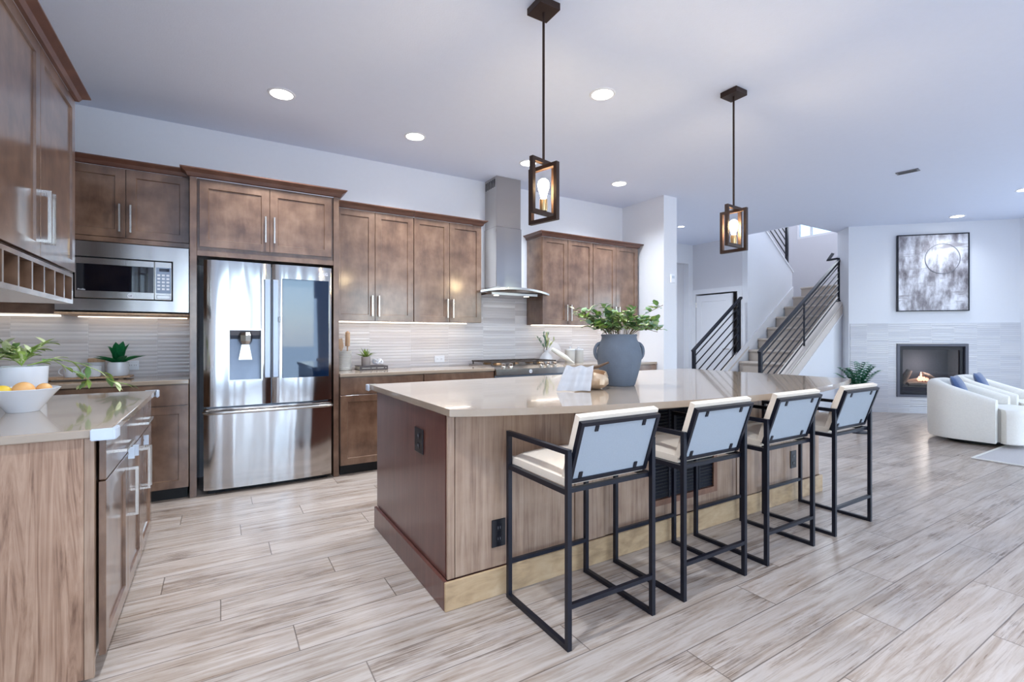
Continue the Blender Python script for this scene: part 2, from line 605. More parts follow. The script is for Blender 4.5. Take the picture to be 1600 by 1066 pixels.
def leaf(bm, base, d, up, L, W, fold=0.25, droop=0.25, segs=4, tip=0.0):
    """a pointed leaf: two rows of quads bent along its length"""
    d = V(d).normalized()
    up = V(up)
    s = d.cross(up)
    if s.length < 1e-3:
        s = d.cross(V((1, 0, 0)))
    s.normalize()
    nrm = s.cross(d).normalized()
    base = V(base)
    rows = []
    for i in range(segs + 1):
        t = i / segs
        wd = W * 0.5 * (sin(pi * min(1, t * 0.94 + 0.06)) ** 0.8) if i < segs else 0.0
        p = base + d * (L * t) + nrm * (-droop * L * t * t)
        rows.append((p, wd))
    prev = None
    for i, (p, wd) in enumerate(rows):
        if wd < 1e-5:
            cur = [bm.verts.new(p)]
        else:
            cur = [bm.verts.new(p + s * wd + nrm * fold * wd), bm.verts.new(p), bm.verts.new(p - s * wd + nrm * fold * wd)]
        if prev:
            if len(cur) == 3 and len(prev) == 3:
                bm.faces.new((prev[0], prev[1], cur[1], cur[0]))
                bm.faces.new((prev[1], prev[2], cur[2], cur[1]))
            elif len(cur) == 1:
                bm.faces.new((prev[0], prev[1], cur[0]))
                bm.faces.new((prev[1], prev[2], cur[0]))
        prev = cur


def obj(name, bm, mat, parent=None, smooth=False, loc=None, label=None):
    bmesh.ops.recalc_face_normals(bm, faces=bm.faces)
    me = bpy.data.meshes.new(name)
    bm.to_mesh(me)
    bm.free()
    me.materials.append(MAT[mat])
    if smooth:
        me.polygons.foreach_set('use_smooth', [True] * len(me.polygons))
        try:
            me.set_sharp_from_angle(angle=R(40))
        except Exception:
            pass
    o = bpy.data.objects.new(name, me)
    C.objects.link(o)
    if parent is not None:
        o.parent = parent
    if loc:
        o.location = loc
    if label:
        o['label'] = label
    return o


def B():
    return bmesh.new()


def box(name, mat, parent, x0, x1, y0, y1, z0, z1, bev=0.0, seg=1, **k):
    bm = B()
    bx(bm, x0, x1, y0, y1, z0, z1, bev, seg)
    return obj(name, bm, mat, parent, **k)


def thing(name, label, cat, loc=(0, 0, 0), rz=0.0, group=None):
    o = bpy.data.objects.new(name, None)
    o.empty_display_size = 0.1
    C.objects.link(o)
    o.location = loc
    o.rotation_euler = (0, 0, rz)
    o['label'] = label
    o['category'] = cat
    if group:
        o['group'] = group
    return o


def tag(o, label, cat, group=None):
    o['label'] = label
    o['category'] = cat
    if group:
        o['group'] = group
    return o


def struct(name, bm, mat, loc=(0, 0, 0), rz=0.0):
    o = obj(name, bm, mat)
    o.location = loc
    o.rotation_euler = (0, 0, rz)
    o['kind'] = 'structure'
    return o


def sbox(name, mat, *a, loc=(0, 0, 0), rz=0.0):
    bm = B()
    bx(bm, *a)
    return struct(name, bm, mat, loc, rz)


def dup(root, loc, rz, label, group=None):
    r = root.copy()
    C.objects.link(r)
    r.location = loc
    r.rotation_euler = (0, 0, rz)
    r['label'] = label
    if group:
        r['group'] = group
    for ch in list(root.children):
        c = ch.copy()
        C.objects.link(c)
        c.parent = r
        for g in list(ch.children):
            d = g.copy()
            C.objects.link(d)
            d.parent = c
    return r


def text(name, body, size, loc, rot, mat, parent, depth=0.0006):
    cu = bpy.data.curves.new(name, 'FONT')
    cu.body = body
    cu.size = size
    cu.align_x = 'CENTER'
    cu.align_y = 'CENTER'
    cu.extrude = depth
    tmp = bpy.data.objects.new('tmp_text', cu)
    C.objects.link(tmp)
    bpy.context.view_layer.update()
    dg = bpy.context.evaluated_depsgraph_get()
    me = bpy.data.meshes.new_from_object(tmp.evaluated_get(dg))
    bpy.data.objects.remove(tmp)
    me.materials.clear()
    me.materials.append(MAT[mat])
    o = bpy.data.objects.new(name, me)
    C.objects.link(o)
    o.parent = parent
    o.location = loc
    o.rotation_euler = rot
    return o


FACE = (R(90), 0, 0)          # text standing up, read from -y


def pull(parent, x, z, L, vertical=True, y=-0.02, out=0.032, w=0.011):
    """square bar pull"""
    bm = B()
    a = L / 2
    if vertical:
        p = [(x, y, z - a), (x, y - out, z - a), (x, y - out, z + a), (x, y, z + a)]
    else:
        p = [(x - a, y, z), (x - a, y - out, z), (x + a, y - out, z), (x + a, y, z)]
    sweep(bm, p, w, hint=(1, 0, 0) if vertical else (0, 0, 1))
    return obj('handle', bm, 'nickel', parent, label='brushed nickel square bar pull')


# ------------------------------------------------------------------ the setting
CEIL = 3.045
YB = 4.985
SX0, SX1, SY0, SY1 = 8.05, 10.8, 4.2, 6.4       # stairwell opening
sbox('floor', 'floor_planks', -3.0, 12.0, -4.3, 8.0, -0.1, 0.0)
bm = B()
prism(bm, [(-3, -4.3), (12, -4.3), (12, SY0), (SX0, SY0), (SX0, 8), (-3, 8)], 'z', CEIL, CEIL + 0.28)
bx(bm, SX0, 12, SY1, 8, CEIL, CEIL + 0.28)
struct('ceiling', bm, 'ceiling_paint')
sbox('wall_back', 'wall_paint', -2.1, 4.87, YB, YB + 0.12, 0, CEIL)
sbox('wall_return', 'wall_paint', 4.87, 5.115, 4.24, 6.4, 0, CEIL)
# left wall of the kitchen and the pantry corner beyond it
sbox('wall_left', 'wall_paint', -1.12, -1.0, -4.2, 3.5, 0, CEIL)
sbox('wall_pantry', 'wall_paint', -2.1, -1.98, 3.5, YB, 0, CEIL)
sbox('wall_pantry_front', 'wall_paint', -2.1, -1.12, 3.38, 3.5, 0, CEIL)
# hall behind the return wall
bm = B()
bx(bm, 5.115, 6.9, 6.28, 6.4, 0, CEIL)
bx(bm, 6.9, 7.92, 6.28, 6.4, 2.67, CEIL)
bx(bm, 7.92, 8.05, 6.28, 6.4, 0, CEIL)
struct('wall_hall', bm, 'wall_paint')
sbox('wall_hall_end', 'hall_paint', 6.8, 8.0, 6.402, 6.5, 0, CEIL)
bm = B()
bx(bm, 8.05, 8.17, 5.22, 5.31, 0, CEIL)
bx(bm, 8.05, 8.17, 6.20, 6.4, 0, CEIL)
bx(bm, 8.05, 8.17, 5.31, 6.20, 2.06, CEIL)
struct('wall_closet', bm, 'hall_paint')
# wall beside the stairs: kerb, full wall, and the diagonal top under the upper flight
bm = B()
prism(bm, [(6.72, 0), (9.5, 0), (9.5, 2.48), (8.35, 3.36), (8.05, 3.36), (8.05, 1.03), (6.72, 0.10)], 'y', 5.12, 5.22)
struct('wall_stair', bm, 'wall_paint')
bm = B()
prism(bm, [(6.72, 0), (9.26, 0), (9.26, 1.92), (6.72, 0.16)], 'y', 4.05, 4.2)
struct('wall_knee', bm, 'wall_paint')
sbox('wall_pier', 'wall_paint', 9.26, 10.9, 4.08, 4.2, 0, CEIL)
# stairwell shaft
bm = B()
bx(bm, SX1, SX1 + 0.1, SY0, 4.5, 0, 5.6)
bx(bm, SX1, SX1 + 0.1, 5.72, SY1, 0, 5.6)
bx(bm, SX1, SX1 + 0.1, 4.5, 5.72, 0, 3.36)
bx(bm, SX1, SX1 + 0.1, 4.5, 5.72, 4.7, 5.6)
struct('wall_landing', bm, 'hall_paint')
sbox('wall_stairwell_back', 'hall_paint', 8.05, 10.9, SY1, SY1 + 0.1, 0, 5.6)
sbox('wall_stairwell_left', 'hall_paint', SX0 - 0.1, SX0, SY0, SY1, CEIL + 0.28, 5.6)
sbox('wall_stairwell_front', 'hall_paint', SX0, SX1, SY0 - 0.1, SY0, CEIL + 0.28, 5.6)
sbox('ceiling_stairwell', 'ceiling_paint', SX0 - 0.1, SX1 + 0.1, SY0 - 0.1, SY1 + 0.1, 5.6, 5.7)
# landing window
bm = B()
sweep(bm, [(SX1 + 0.04, 4.52, 3.38), (SX1 + 0.04, 5.70, 3.38), (SX1 + 0.04, 5.70, 4.68), (SX1 + 0.04, 4.52, 4.68)], 0.05, 0.07, closed=True, hint=(1, 0, 0))
wn1 = struct('window_1', bm, 'white_trim')
box('pane', 'clear_glass', wn1, SX1 + 0.035, SX1 + 0.041, 4.54, 5.68, 3.40, 4.66)
box('mullion', 'white_trim', wn1, SX1 + 0.02, SX1 + 0.06, 5.42, 5.46, 3.40, 4.66)
# fireplace wall, 45 degrees; local x along it, local -y into the room
FW = R(-45)
K0 = 12.75


def fpos(s, z=0.0):
    return (K0 / 2 + s / sqrt(2), K0 / 2 - s / sqrt(2), z)


S0, S1 = 3.541, 5.86
FS = (S0 + S1) / 2
f0, f1 = 4.216 - FS, 5.187 - FS
a0, a1 = S0 - FS, S1 - FS
FZ0, FZ1 = 0.256, 1.118
bm = B()
bx(bm, a0, f0, 0, 0.44, 0, CEIL)
bx(bm, f1, a1, 0, 0.44, 0, CEIL)
bx(bm, f0, f1, 0, 0.44, FZ1, CEIL)
bx(bm, f0, f1, 0, 0.44, 0, FZ0)
struct('wall_fireplace', bm, 'wall_paint', fpos(FS), FW)
bm = B()
TT = 1.445
bx(bm, a0 + 0.02, f0, -0.012, -0.0005, 0, TT)
bx(bm, f1, a1, -0.012, -0.0005, 0, TT)
bx(bm, f0, f1, -0.012, -0.0005, FZ1, TT)
bx(bm, f0, f1, -0.012, -0.0005, 0, FZ0)
struct('trim_1', bm, 'fireplace_tile', fpos(FS), FW)
# right wall with two windows, front wall (behind the camera) with three
def holed(name, along, c0, c1, lo, hi, holes, z0, z1, mat='wall_paint'):
    bm = B()
    def put(u0, u1, za, zb):
        if along == 'y':
            bx(bm, c0, c1, u0, u1, za, zb)
        else:
            bx(bm, u0, u1, c0, c1, za, zb)
    u = lo
    for a, b in holes:
        put(u, a, 0, CEIL)
        put(a, b, 0, z0)
        put(a, b, z1, CEIL)
        u = b
    put(u, hi, 0, CEIL)
    return struct(name, bm, mat)


holed('wall_right', 'y', 10.52, 10.66, -4.2, 2.24, WIN_RIGHT, 0.3, 2.6)
holed('wall_front', 'x', -4.32, -4.2, -1.12, 10.66, WIN_FRONT, 0.2, 2.7)
k = 2
for a, b in WIN_FRONT:
    bm = B()
    sweep(bm, [(a + 0.03, -4.26, 0.23), (b - 0.03, -4.26, 0.23), (b - 0.03, -4.26, 2.67), (a + 0.03, -4.26, 2.67)], 0.06, 0.07, closed=True, hint=(0, 1, 0))
    wf = struct('window_%d' % k, bm, 'white_trim')
    box('pane', 'clear_glass', wf, a + 0.05, b - 0.05, -4.265, -4.258, 0.25, 2.65)
    k += 1
for a, b in WIN_RIGHT:
    bm = B()
    sweep(bm, [(10.59, a + 0.03, 0.33), (10.59, b - 0.03, 0.33), (10.59, b - 0.03, 2.57), (10.59, a + 0.03, 2.57)], 0.06, 0.07, closed=True, hint=(1, 0, 0))
    wf = struct('window_%d' % k, bm, 'white_trim')
    box('pane', 'clear_glass', wf, 10.588, 10.594, a + 0.05, b - 0.05, 0.35, 2.55)
    k += 1
bm = B()
bx(bm, -60, 70, -80, -5, -0.5, -0.4)
bx(bm, 11.5, 80, -5, 60, -0.5, -0.4)
struct('ground_exterior', bm, 'earth')
# backsplash tile on the back wall
sbox('trim_2', 'backsplash_tile', -1.97, -0.20, YB - 0.010, YB - 0.0005, 0.9, 1.46)
sbox('trim_3', 'backsplash_tile', 0.90, 4.868, YB - 0.010, YB - 0.0005, 0.9, 1.80)
# baseboards
sbox('baseboard_hall', 'white_trim', 7.925, 8.045, 6.262, 6.278, 0, 0.1)
sbox('baseboard_pier', 'white_trim', 4.852, 4.869, 4.24, 4.34, 0, 0.1)

# closet door in the hall, standing slightly open
d1 = thing('door_1', 'white panelled hall door standing ajar beside the stairs', 'door', (8.045, 6.19, 0), R(-92.2))
d1['kind'] = 'structure'
bm = B()
x0, x1 = 0.0, 0.79
bx(bm, x0, x1, -0.001, 0.035, 0.008, 2.03, 0.002)
bm2 = B()
shaker(bm2, x0 + 0.004, x1 - 0.004, 0.012, 2.026, y=-0.001, t=0.006, rail=0.12, deep=0.005)
obj('door_slab', bm, 'white_trim', d1)
obj('door_panel', bm2, 'white_trim', d1)
for z in (0.25, 1.05, 1.85):
    bm = B()
    sweep(bm, [(0.0, -0.012, z - 0.045), (0.0, -0.012, z + 0.045)], 0.014, n=10)
    obj('hinge', bm, 'nickel', d1)
bm = B()
sweep(bm, [(0.73, -0.006, 1.0), (0.73, -0.05, 1.0), (0.63, -0.05, 1.0)], 0.02, n=10)
obj('door_handle', bm, 'nickel', d1)
bm = B()
sweep(bm, [(8.04, 6.245, 0), (8.04, 6.245, 2.105), (8.04, 5.265, 2.105), (8.04, 5.265, 0)], 0.09, 0.02, hint=(1, 0, 0))
struct('trim_4', bm, 'white_trim')
# white skirting that climbs the wall beside the carpeted steps
bm = B()
prism(bm, [(6.75, 0.02), (6.75, 0.22), (9.5, 2.20), (9.5, 2.02)], 'y', 5.098, 5.1195)
struct('trim_5', bm, 'white_trim')
# caps on the two kerbs, tinted for warm light, and on the diagonal wall top
def capz(x):
    return 0.16 + (x - 6.72) * (1.92 - 0.16) / (9.26 - 6.72)


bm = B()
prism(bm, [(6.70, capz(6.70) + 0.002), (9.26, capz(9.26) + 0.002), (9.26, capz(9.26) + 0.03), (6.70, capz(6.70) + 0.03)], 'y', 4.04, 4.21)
struct('trim_6', bm, 'warm_lit_trim')
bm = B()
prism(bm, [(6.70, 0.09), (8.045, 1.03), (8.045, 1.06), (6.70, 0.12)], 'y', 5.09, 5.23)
struct('trim_7', bm, 'warm_lit_trim')
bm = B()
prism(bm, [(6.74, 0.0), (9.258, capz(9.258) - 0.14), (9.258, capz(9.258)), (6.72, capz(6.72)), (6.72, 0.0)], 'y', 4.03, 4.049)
struct('added_trim_9', bm, 'warm_lit_trim')  # added board; the warm shading along the knee wall is put into its colour
bm = B()
prism(bm, [(6.74, 0.0), (6.79, 0.0), (9.258, capz(9.258) - 0.165), (9.258, capz(9.258) - 0.135)], 'y', 4.02, 4.049)
struct('trim_10', bm, 'white_trim')
bm = B()
prism(bm, [(9.52, 2.467), (8.06, 3.584), (8.06, 3.614), (9.52, 2.497)], 'y', 5.10, 5.24)
struct('trim_8', bm, 'white_trim')

# ------------------------------------------------------------------ staircase and railings
st = thing('staircase', 'beige carpeted staircase rising to a landing between black railings', 'stairs', (6.6, 4.66, 0))
for i in range(1, 12):
    xa = 0.2 * i / 0.7
    xb = 0.2 * (i + 1) / 0.7 if i < 11 else 4.165
    z1 = 0.2 * i
    bm = B()
    poly = [(xa + 0.028, z1 - 0.2 if i > 1 else 0.0), (xa + 0.028, z1 - 0.045), (xa + 0.006, z1 - 0.040), (xa, z1 - 0.02), (xa + 0.008, z1 - 0.004), (xa + 0.02, z1), (xb + 0.026, z1), (xb + 0.026, z1 - 0.2 if i > 1 else 0.0)]
    prism(bm, poly, 'y', -0.452, 0.435)
    obj('step' if i < 11 else 'landing', bm, 'carpet', st, smooth=False)


bm = B()
pf = [(2.88, 2.02), (2.88, 2.4)]
for i in range(4):
    pf += [(2.88 - 0.3 * (i + 1), 2.4 + 0.2 * i), (2.88 - 0.3 * (i + 1), 2.6 + 0.2 * i)]
pf = [(2.88, 2.202), (2.88, 2.4), (2.58, 2.4), (2.58, 2.6), (2.28, 2.6), (2.28, 2.8), (1.98, 2.8), (1.98, 3.0), (1.68, 3.0), (1.68, 3.2), (1.60, 3.2), (1.60, 3.05)]
prism(bm, pf, 'y', 0.58, 1.735)
obj('upper_flight', bm, 'carpet', st)
sbox('wall_closet_back', 'hall_paint', 9.40, 9.48, 5.22, 6.4, 0, 2.19)


def railing(label, y, xa, xb, zf, hand, n_rails, mids=(), over=0.0, post_a=True):
    """zf(x): kerb top; hand(x): height of the handrail"""
    t = thing('stair_railing', label, 'railing', (xa, y, zf(xa)), 0, 'black stair railings')
    L = lambda x, z: (x - xa, 0, z - zf(xa))
    bm = B()
    sweep(bm, [L(xa - 0.03, hand(xa - 0.03)), L(xb + over, hand(xb + over))], 0.05, 0.035, hint=(0, 0, 1))
    obj('handrail', bm, 'black_metal', t)
    for k in range(n_rails):
        f = (k + 0.55) / (n_rails + 0.35)
        za = zf(xa) + (hand(xa) - zf(xa)) * f
        zb = zf(xb) + (hand(xb) - zf(xb)) * f
        bm = B()
        sweep(bm, [L(xa, za), L(xb, zb)], 0.014, 0.014)
        obj('rail', bm, 'black_metal', t)
    for x, wd in ((xa, 0.045), (xb, 0.045)) + tuple((m, 0.02) for m in mids):
        bm = B()
        sweep(bm, [L(x, zf(x)), L(x, hand(x) + (0.03 if x == xb and over == 0 else -0.01))], wd, wd)
        obj('post', bm, 'black_metal', t)
        if wd > 0.03:
            bm = B()
            sl = (zf(x + 0.05) - zf(x - 0.05)) / 0.1
            prism(bm, [(x - xa - 0.05, zf(x) - zf(xa) - 0.05 * sl), (x - xa + 0.05, zf(x) - zf(xa) + 0.05 * sl), (x - xa + 0.05, zf(x) - zf(xa) + 0.05 * sl + 0.012), (x - xa - 0.05, zf(x) - zf(xa) - 0.05 * sl + 0.012)], 'y', -0.04, 0.04)
            obj('post_foot', bm, 'black_metal', t)
    return t


railing('long black metal stair railing on the near kerb, rising to the landing', 4.125, 6.80, 9.14,
        lambda x: capz(x) + 0.031, lambda x: 1.01 + (x - 6.80) * 0.66, 6, (8.0,))
far = lambda x: 0.12 + (x - 6.70) * (1.06 - 0.12) / (8.045 - 6.70) + 0.001
railing('short black metal stair railing on the far kerb before the white wall', 5.16, 6.64, 7.86,
        lambda x: far(x), lambda x: 1.01 + (x - 6.64) * 0.715, 6, (), 0.06)
up = lambda x: 2.497 + (9.52 - x) * (3.614 - 2.497) / 1.46 + 0.001
railing('black metal railing of the upper flight on the diagonal wall top', 5.17, 9.40, 8.20,
        lambda x: up(x), lambda x: up(x) + 0.85, 6, (), 0.0)
bm = B()
sweep(bm, [(0, 0.03, 0), (0.06, 0.21, 0.0), (0.22, 0.21, 0.13)], 0.045, 0.03)
tag(obj('handrail_return', bm, 'black_metal', loc=(9.14, 4.125, 2.58)), 'short black handrail end turning behind the top post of the stairs', 'handrail')

# ------------------------------------------------------------------ cabinets
def crown(parent, x0, x1, z, depth, proj=0.055, h=0.055, left=True, right=True, lx=None):
    """crown moulding with mitred returns; front of the box at y = -0.02"""
    prof = [(0.0, 0.0), (proj * 0.25, 0.004), (proj * 0.45, h * 0.5), (proj * 0.95, h * 0.82), (proj, h * 0.86), (proj, h), (0.0, h)]
    bm = B()
    path = []
    f = -0.02
    pts = []
    if left:
        pts.append((x0, depth, (-1, 0)))
    cl = (-1 if left else 0)
    cr = (1 if right else 0)
    pts.append((x0, f, (cl, -1)))
    pts.append((x1, f, (cr, -1)))
    if right:
        pts.append((x1, depth, (1, 0)))
    rings = []
    for px, py, (dx, dy) in pts:
        rings.append([bm.verts.new((px + dx * o_, py + dy * o_, z + zz)) for o_, zz in prof])
    n = len(prof)
    for a, b in zip(rings, rings[1:]):
        for i in range(n):
            j = (i + 1) % n
            bm.faces.new((a[i], a[j], b[j], b[i]))
    bm.faces.new(rings[0])
    bm.faces.new(list(reversed(rings[-1])))
    return obj('crown_moulding', bm, 'crown_wood', parent)


GAP = 0.002


def wall_cabinet(label, x0, x1, yf, z0, z1, seams, hz, hlen=0.19, crown_lr=(True, True), loc=None, rz=0, depth=None, group=None, floor_z=None, crown_h=0.055, rail=0.058, hside=None):
    """x0..x1 across, doors between seams; handles by each door's meeting edge"""
    W = x1 - x0
    D = (YB - yf - 0.022) if depth is None else depth
    t = thing('wall_cabinet', label, 'cabinet', loc or (x0, yf, z0), rz, group)
    H = z1 - z0
    box('cabinet_body', 'cabinet_wood', t, 0, W, 0.0, D, 0, H, 0.001)
    edges = [0.0] + [s - x0 for s in seams] + [W]
    for i in range(len(edges) - 1):
        a, b = edges[i] + GAP, edges[i + 1] - GAP
        bm = B()
        shaker(bm, a, b, GAP, H - GAP, y=-0.001, rail=rail)
        d = obj('door', bm, 'cabinet_wood', t)
        side = (i % 2 == 0) if hside is None else hside[i]
        hx = (b - 0.03) if side else (a + 0.03)
        pull(d, hx, hz, hlen, True, y=-0.021)
    crown(t, 0, W, H, D, left=crown_lr[0], right=crown_lr[1], h=crown_h)
    return t


# over the microwave
t = wall_cabinet('brown two-door wall cabinet above the microwave', -0.972, -0.196, 4.50, 1.945, 2.455, [-0.584], 0.14, crown_lr=(False, False), group='upper cabinets on the back wall')
box('bottom_rail', 'cabinet_wood', t, 0, 0.776, -0.018, 0.4, -0.036, -0.001, 0.001)
box('shelf_board', 'pale_wood', t, 0.0, 0.776, -0.03, 0.46, -0.562, -0.548, 0.002, label='pale wood shelf under the microwave')
# cabinet left of it, mostly hidden
wall_cabinet('brown wall cabinet left of the microwave, mostly hidden behind the wine rack cabinet', -1.96, -0.976, 4.55, 1.385, 2.455, [-1.47], 0.22, crown_lr=(False, False), group='upper cabinets on the back wall')
# tall pairs right of the fridge
wall_cabinet('tall brown two-door wall cabinet right beside the fridge surround', 0.905, 1.668, 4.65, 1.374, 2.425, [1.282], 0.145, crown_lr=(False, False), group='upper cabinets on the back wall', hlen=0.185)
wall_cabinet('tall brown two-door wall cabinet just left of the range hood', 1.672, 2.437, 4.65, 1.374, 2.425, [2.060], 0.145, crown_lr=(False, True), group='upper cabinets on the back wall', hlen=0.185)
wall_cabinet('tall brown two-door wall cabinet just right of the range hood', 3.245, 4.021, 4.65, 1.37, 2.41, [3.625], 0.145, crown_lr=(True, False), group='upper cabinets on the back wall', hlen=0.185)
wall_cabinet('tall brown two-door wall cabinet in the far corner behind the urn', 4.025, 4.808, 4.65, 1.37, 2.41, [4.415], 0.145, crown_lr=(False, True), group='upper cabinets on the back wall', hlen=0.185)
# under-cabinet light bars; the two left of the fridge are added for fill
for x, L, nm, zz in ((1.67, 1.45, 'left of the range hood', 1.3735), (4.03, 1.5, 'right of the range hood', 1.3695), (-0.58, 0.7, 'and microwave left of the fridge', 1.3825), (-1.48, 0.9, 'behind the wine rack', 1.3845)):
    bm = B()
    bx(bm, -L / 2, L / 2, -0.012, 0.012, -0.007, 0.0, 0.002)
    o = obj('light_or_fill_bar', bm, 'strip_lens', loc=(x, 4.92, zz))
    tag(o, ('slim lit light bar under the wall cabinets ' + nm) if x > -0.5 else 'added slim light bar brightening the backsplash under the pale shelf and microwave' if x > -1 else 'added slim light bar brightening the backsplash under the hidden cabinet behind the wine rack', 'light', 'under cabinet light bars')

# fridge surround: two tall panels, a cabinet over the fridge
t = thing('fridge_surround', 'tall brown cabinet surround framing the fridge with two doors on top', 'cabinet', (-0.19, 4.40, 0))
D = YB - 4.40 - 0.003
box('side_panel', 'cabinet_wood', t, 0.0, 0.045, -0.02, D, 0.0, 2.44, 0.001)
box('side_panel', 'cabinet_wood', t, 1.042, 1.087, -0.02, D, 0.0, 2.44, 0.001)
box('cabinet_body', 'cabinet_wood', t, 0.046, 1.041, 0.0, D, 1.885, 2.44, 0.001)
box('bottom_rail', 'cabinet_wood', t, 0.046, 1.041, -0.018, D, 1.845, 1.884, 0.001)
for a, b, s in ((0.062, 0.5425, True), (0.5465, 1.026, False)):
    bm = B()
    shaker(bm, a, b, 1.915, 2.425, y=-0.001)
    d = obj('door', bm, 'cabinet_wood', t)
    pull(d, b - 0.03 if s else a + 0.03, 2.09, 0.20, True, y=-0.021)
crown(t, 0, 1.087, 2.441, D, h=0.06, proj=0.06)


def base_cabinet(label, x0, x1, yf, units, loc=None, rz=0, depth=0.6, toe=0.09, H=0.868, group=None, end_panel=None, hout=0.032, dy=-0.001):
    """units: list of (xa, xb, 'drawer'|'false', [door edges])"""
    W = x1 - x0
    t = thing('base_cabinet', label, 'cabinet', loc or (x0, yf, 0), rz, group)
    box('cabinet_body', 'cabinet_wood', t, 0, W, 0.0, depth, toe, H, 0.001)
    box('toe_kick', 'black_void', t, 0.01, W - 0.01, 0.05, depth, 0, toe - 0.001)
    for xa, xb, kind, doors in units:
        a, b = xa - x0 + GAP, xb - x0 - GAP
        bm = B()
        slab(bm, a, b, 0.712, H - 0.006, y=dy)
        d = obj('drawer', bm, 'cabinet_wood', t)
        if kind == 'pull':
            pull(d, (a + b) / 2, 0.785, min(0.2, (b - a) * 0.5), False, y=dy - 0.02, out=hout)
        es = [xa] + doors + [xb]
        for i in range(len(es) - 1):
            bm = B()
            shaker(bm, es[i] - x0 + GAP, es[i + 1] - x0 - GAP, toe + 0.004, 0.706, y=dy)
            d = obj('door', bm, 'cabinet_wood', t)
            left_hinge = (i % 2 == 0)
            if kind == 'pull':
                pull(d, (es[i + 1] - x0 - 0.032) if left_hinge else (es[i] - x0 + 0.032), 0.545, 0.2, True, y=dy - 0.02, out=hout)
    return t


base_cabinet('brown base cabinet right of the fridge, behind the island corner', 0.905, 1.668, 4.375, [(0.905, 1.668, 'plain', [])], group='base cabinets on the back wall')
base_cabinet('brown base cabinet between the fridge-side unit and the range', 1.672, 2.44, 4.375, [(1.672, 2.44, 'plain', [2.056])], group='base cabinets on the back wall')
base_cabinet('brown base cabinet right of the range in the far corner', 3.345, 4.86, 4.375, [(3.345, 4.10, 'plain', []), (4.10, 4.86, 'plain', [])], group='base cabinets on the back wall')
base_cabinet('brown base cabinet under the mugs and the aloe pot, left of the fridge', -1.96, -0.196, 4.375, [(-1.96, -0.97, 'plain', [-1.46]), (-0.966, -0.196, 'plain', [-0.582])], group='base cabinets on the back wall')


def worktop(label, x0, x1, y0, y1, cat='countertop', z=0.87, zt=0.90, name='worktop'):
    bm = B()
    bx(bm, x0, x1, y0, y1, z, zt, 0.004, 2)
    return tag(obj(name, bm, 'quartz', smooth=False), label, cat)


worktop('pale quartz worktop under the mugs and aloe, left of the fridge', -1.97, -0.194, 4.345, YB - 0.012)
worktop('pale quartz worktop between the fridge and the range', 0.90, 2.443, 4.345, YB - 0.012)
worktop('pale quartz worktop right of the range with canisters on it', 3.342, 4.865, 4.345, YB - 0.012)

# left run: faces +x; local x = world y, local y = -world x
LX = -0.372
RZ = R(90)
t = base_cabinet('brown base cabinet of the left run with pulls on drawers and doors', 2.215, 3.56, 0,
                 [(2.215, 2.70, 'pull', []), (2.70, 3.56, 'pull', [3.13])], loc=(LX, 2.215, 0), rz=RZ, depth=0.58, toe=0.085, hout=0.036, dy=-0.008)
box('end_panel', 'laminate_wood', t, -0.022, -0.001, 0.028, 0.60, 0.03, 0.868, 0.001, label='light wood-grain end panel')
box('panel_edge', 'panel_wood', t, -0.024, -0.002, 0.0, 0.027, 0.03, 0.868, 0.001)
worktop('pale quartz worktop of the left run with the fruit bowl', -0.99, -0.323, 2.175, 3.575)
# child locks on the left doors
for y, z in ((2.66, 0.735), (2.79, 0.72), (3.16, 0.70)):
    bm = B()
    sweep(bm, [(0, 0, 0.014), (0.012, 0, 0.014), (0.012, 0, -0.016), (0, 0, -0.016)], 0.020, 0.007, hint=(0, 1, 0))
    tag(obj('cabinet_lock', bm, 'silicone', loc=(-0.338, y, z - 0.02)), {2.66: 'translucent child lock strap on the left cabinet door nearest the camera', 2.79: 'translucent child lock strap on the middle left cabinet door', 3.16: 'translucent child lock strap on the left cabinet door farthest from the camera'}[y], 'child lock', 'child locks on the left cabinets')


# corner guards
def guard(x, y, sx, sy, label):
    """soft L-shaped guard pressed over a worktop corner at (x, y); sx, sy point outwards"""
    bm = B()
    L, T = 0.055, 0.012
    q = 0.005
    poly = [(q, -L), (q + T, -L), (q + T, T * 0.5), (q + T * 0.5, q + T), (-L, q + T), (-L, q), (q, q)]
    prism(bm, [(px * sx, py * sy) for px, py in poly], 'z', -0.020, 0.020)
    bmesh.ops.bevel(bm, geom=list(bm.edges), offset=0.003, segments=2, affect='EDGES')
    tag(obj('corner_guard', bm, 'silicone', smooth=True, loc=(x, y, 0.882)), label, 'corner guard', 'soft worktop corner guards')


guard(-0.323, 2.175, 1, -1, 'clear soft corner guard on the near corner of the left worktop')
guard(-0.323, 3.575, 1, 1, 'clear soft corner guard on the far corner of the left worktop')

# left wall cabinet with wine cubbies under it
ZL0, ZL1 = 1.571, 2.505
t = thing('wall_cabinet', 'brown two-door wall cabinet over the left run with wine cubbies below', 'cabinet', (-0.69, 2.286, ZL0), RZ)
W = 3.472 - 2.286
box('cabinet_body', 'cabinet_wood', t, 0, W, 0, 0.305, 0, ZL1 - ZL0, 0.001)
for a, b, s in ((GAP, 0.593 - GAP, True), (0.593 + GAP, W - GAP, False)):
    bm = B()
    shaker(bm, a, b, GAP, ZL1 - ZL0 - GAP, y=-0.001)
    d = obj('door', bm, 'cabinet_wood', t)
    pull(d, b - 0.03 if s else a + 0.03, 0.175, 0.215, True, y=-0.021, out=0.038, w=0.012)
crown(t, 0, W, ZL1 - ZL0 + 0.001, 0.305, h=0.05, proj=0.058)
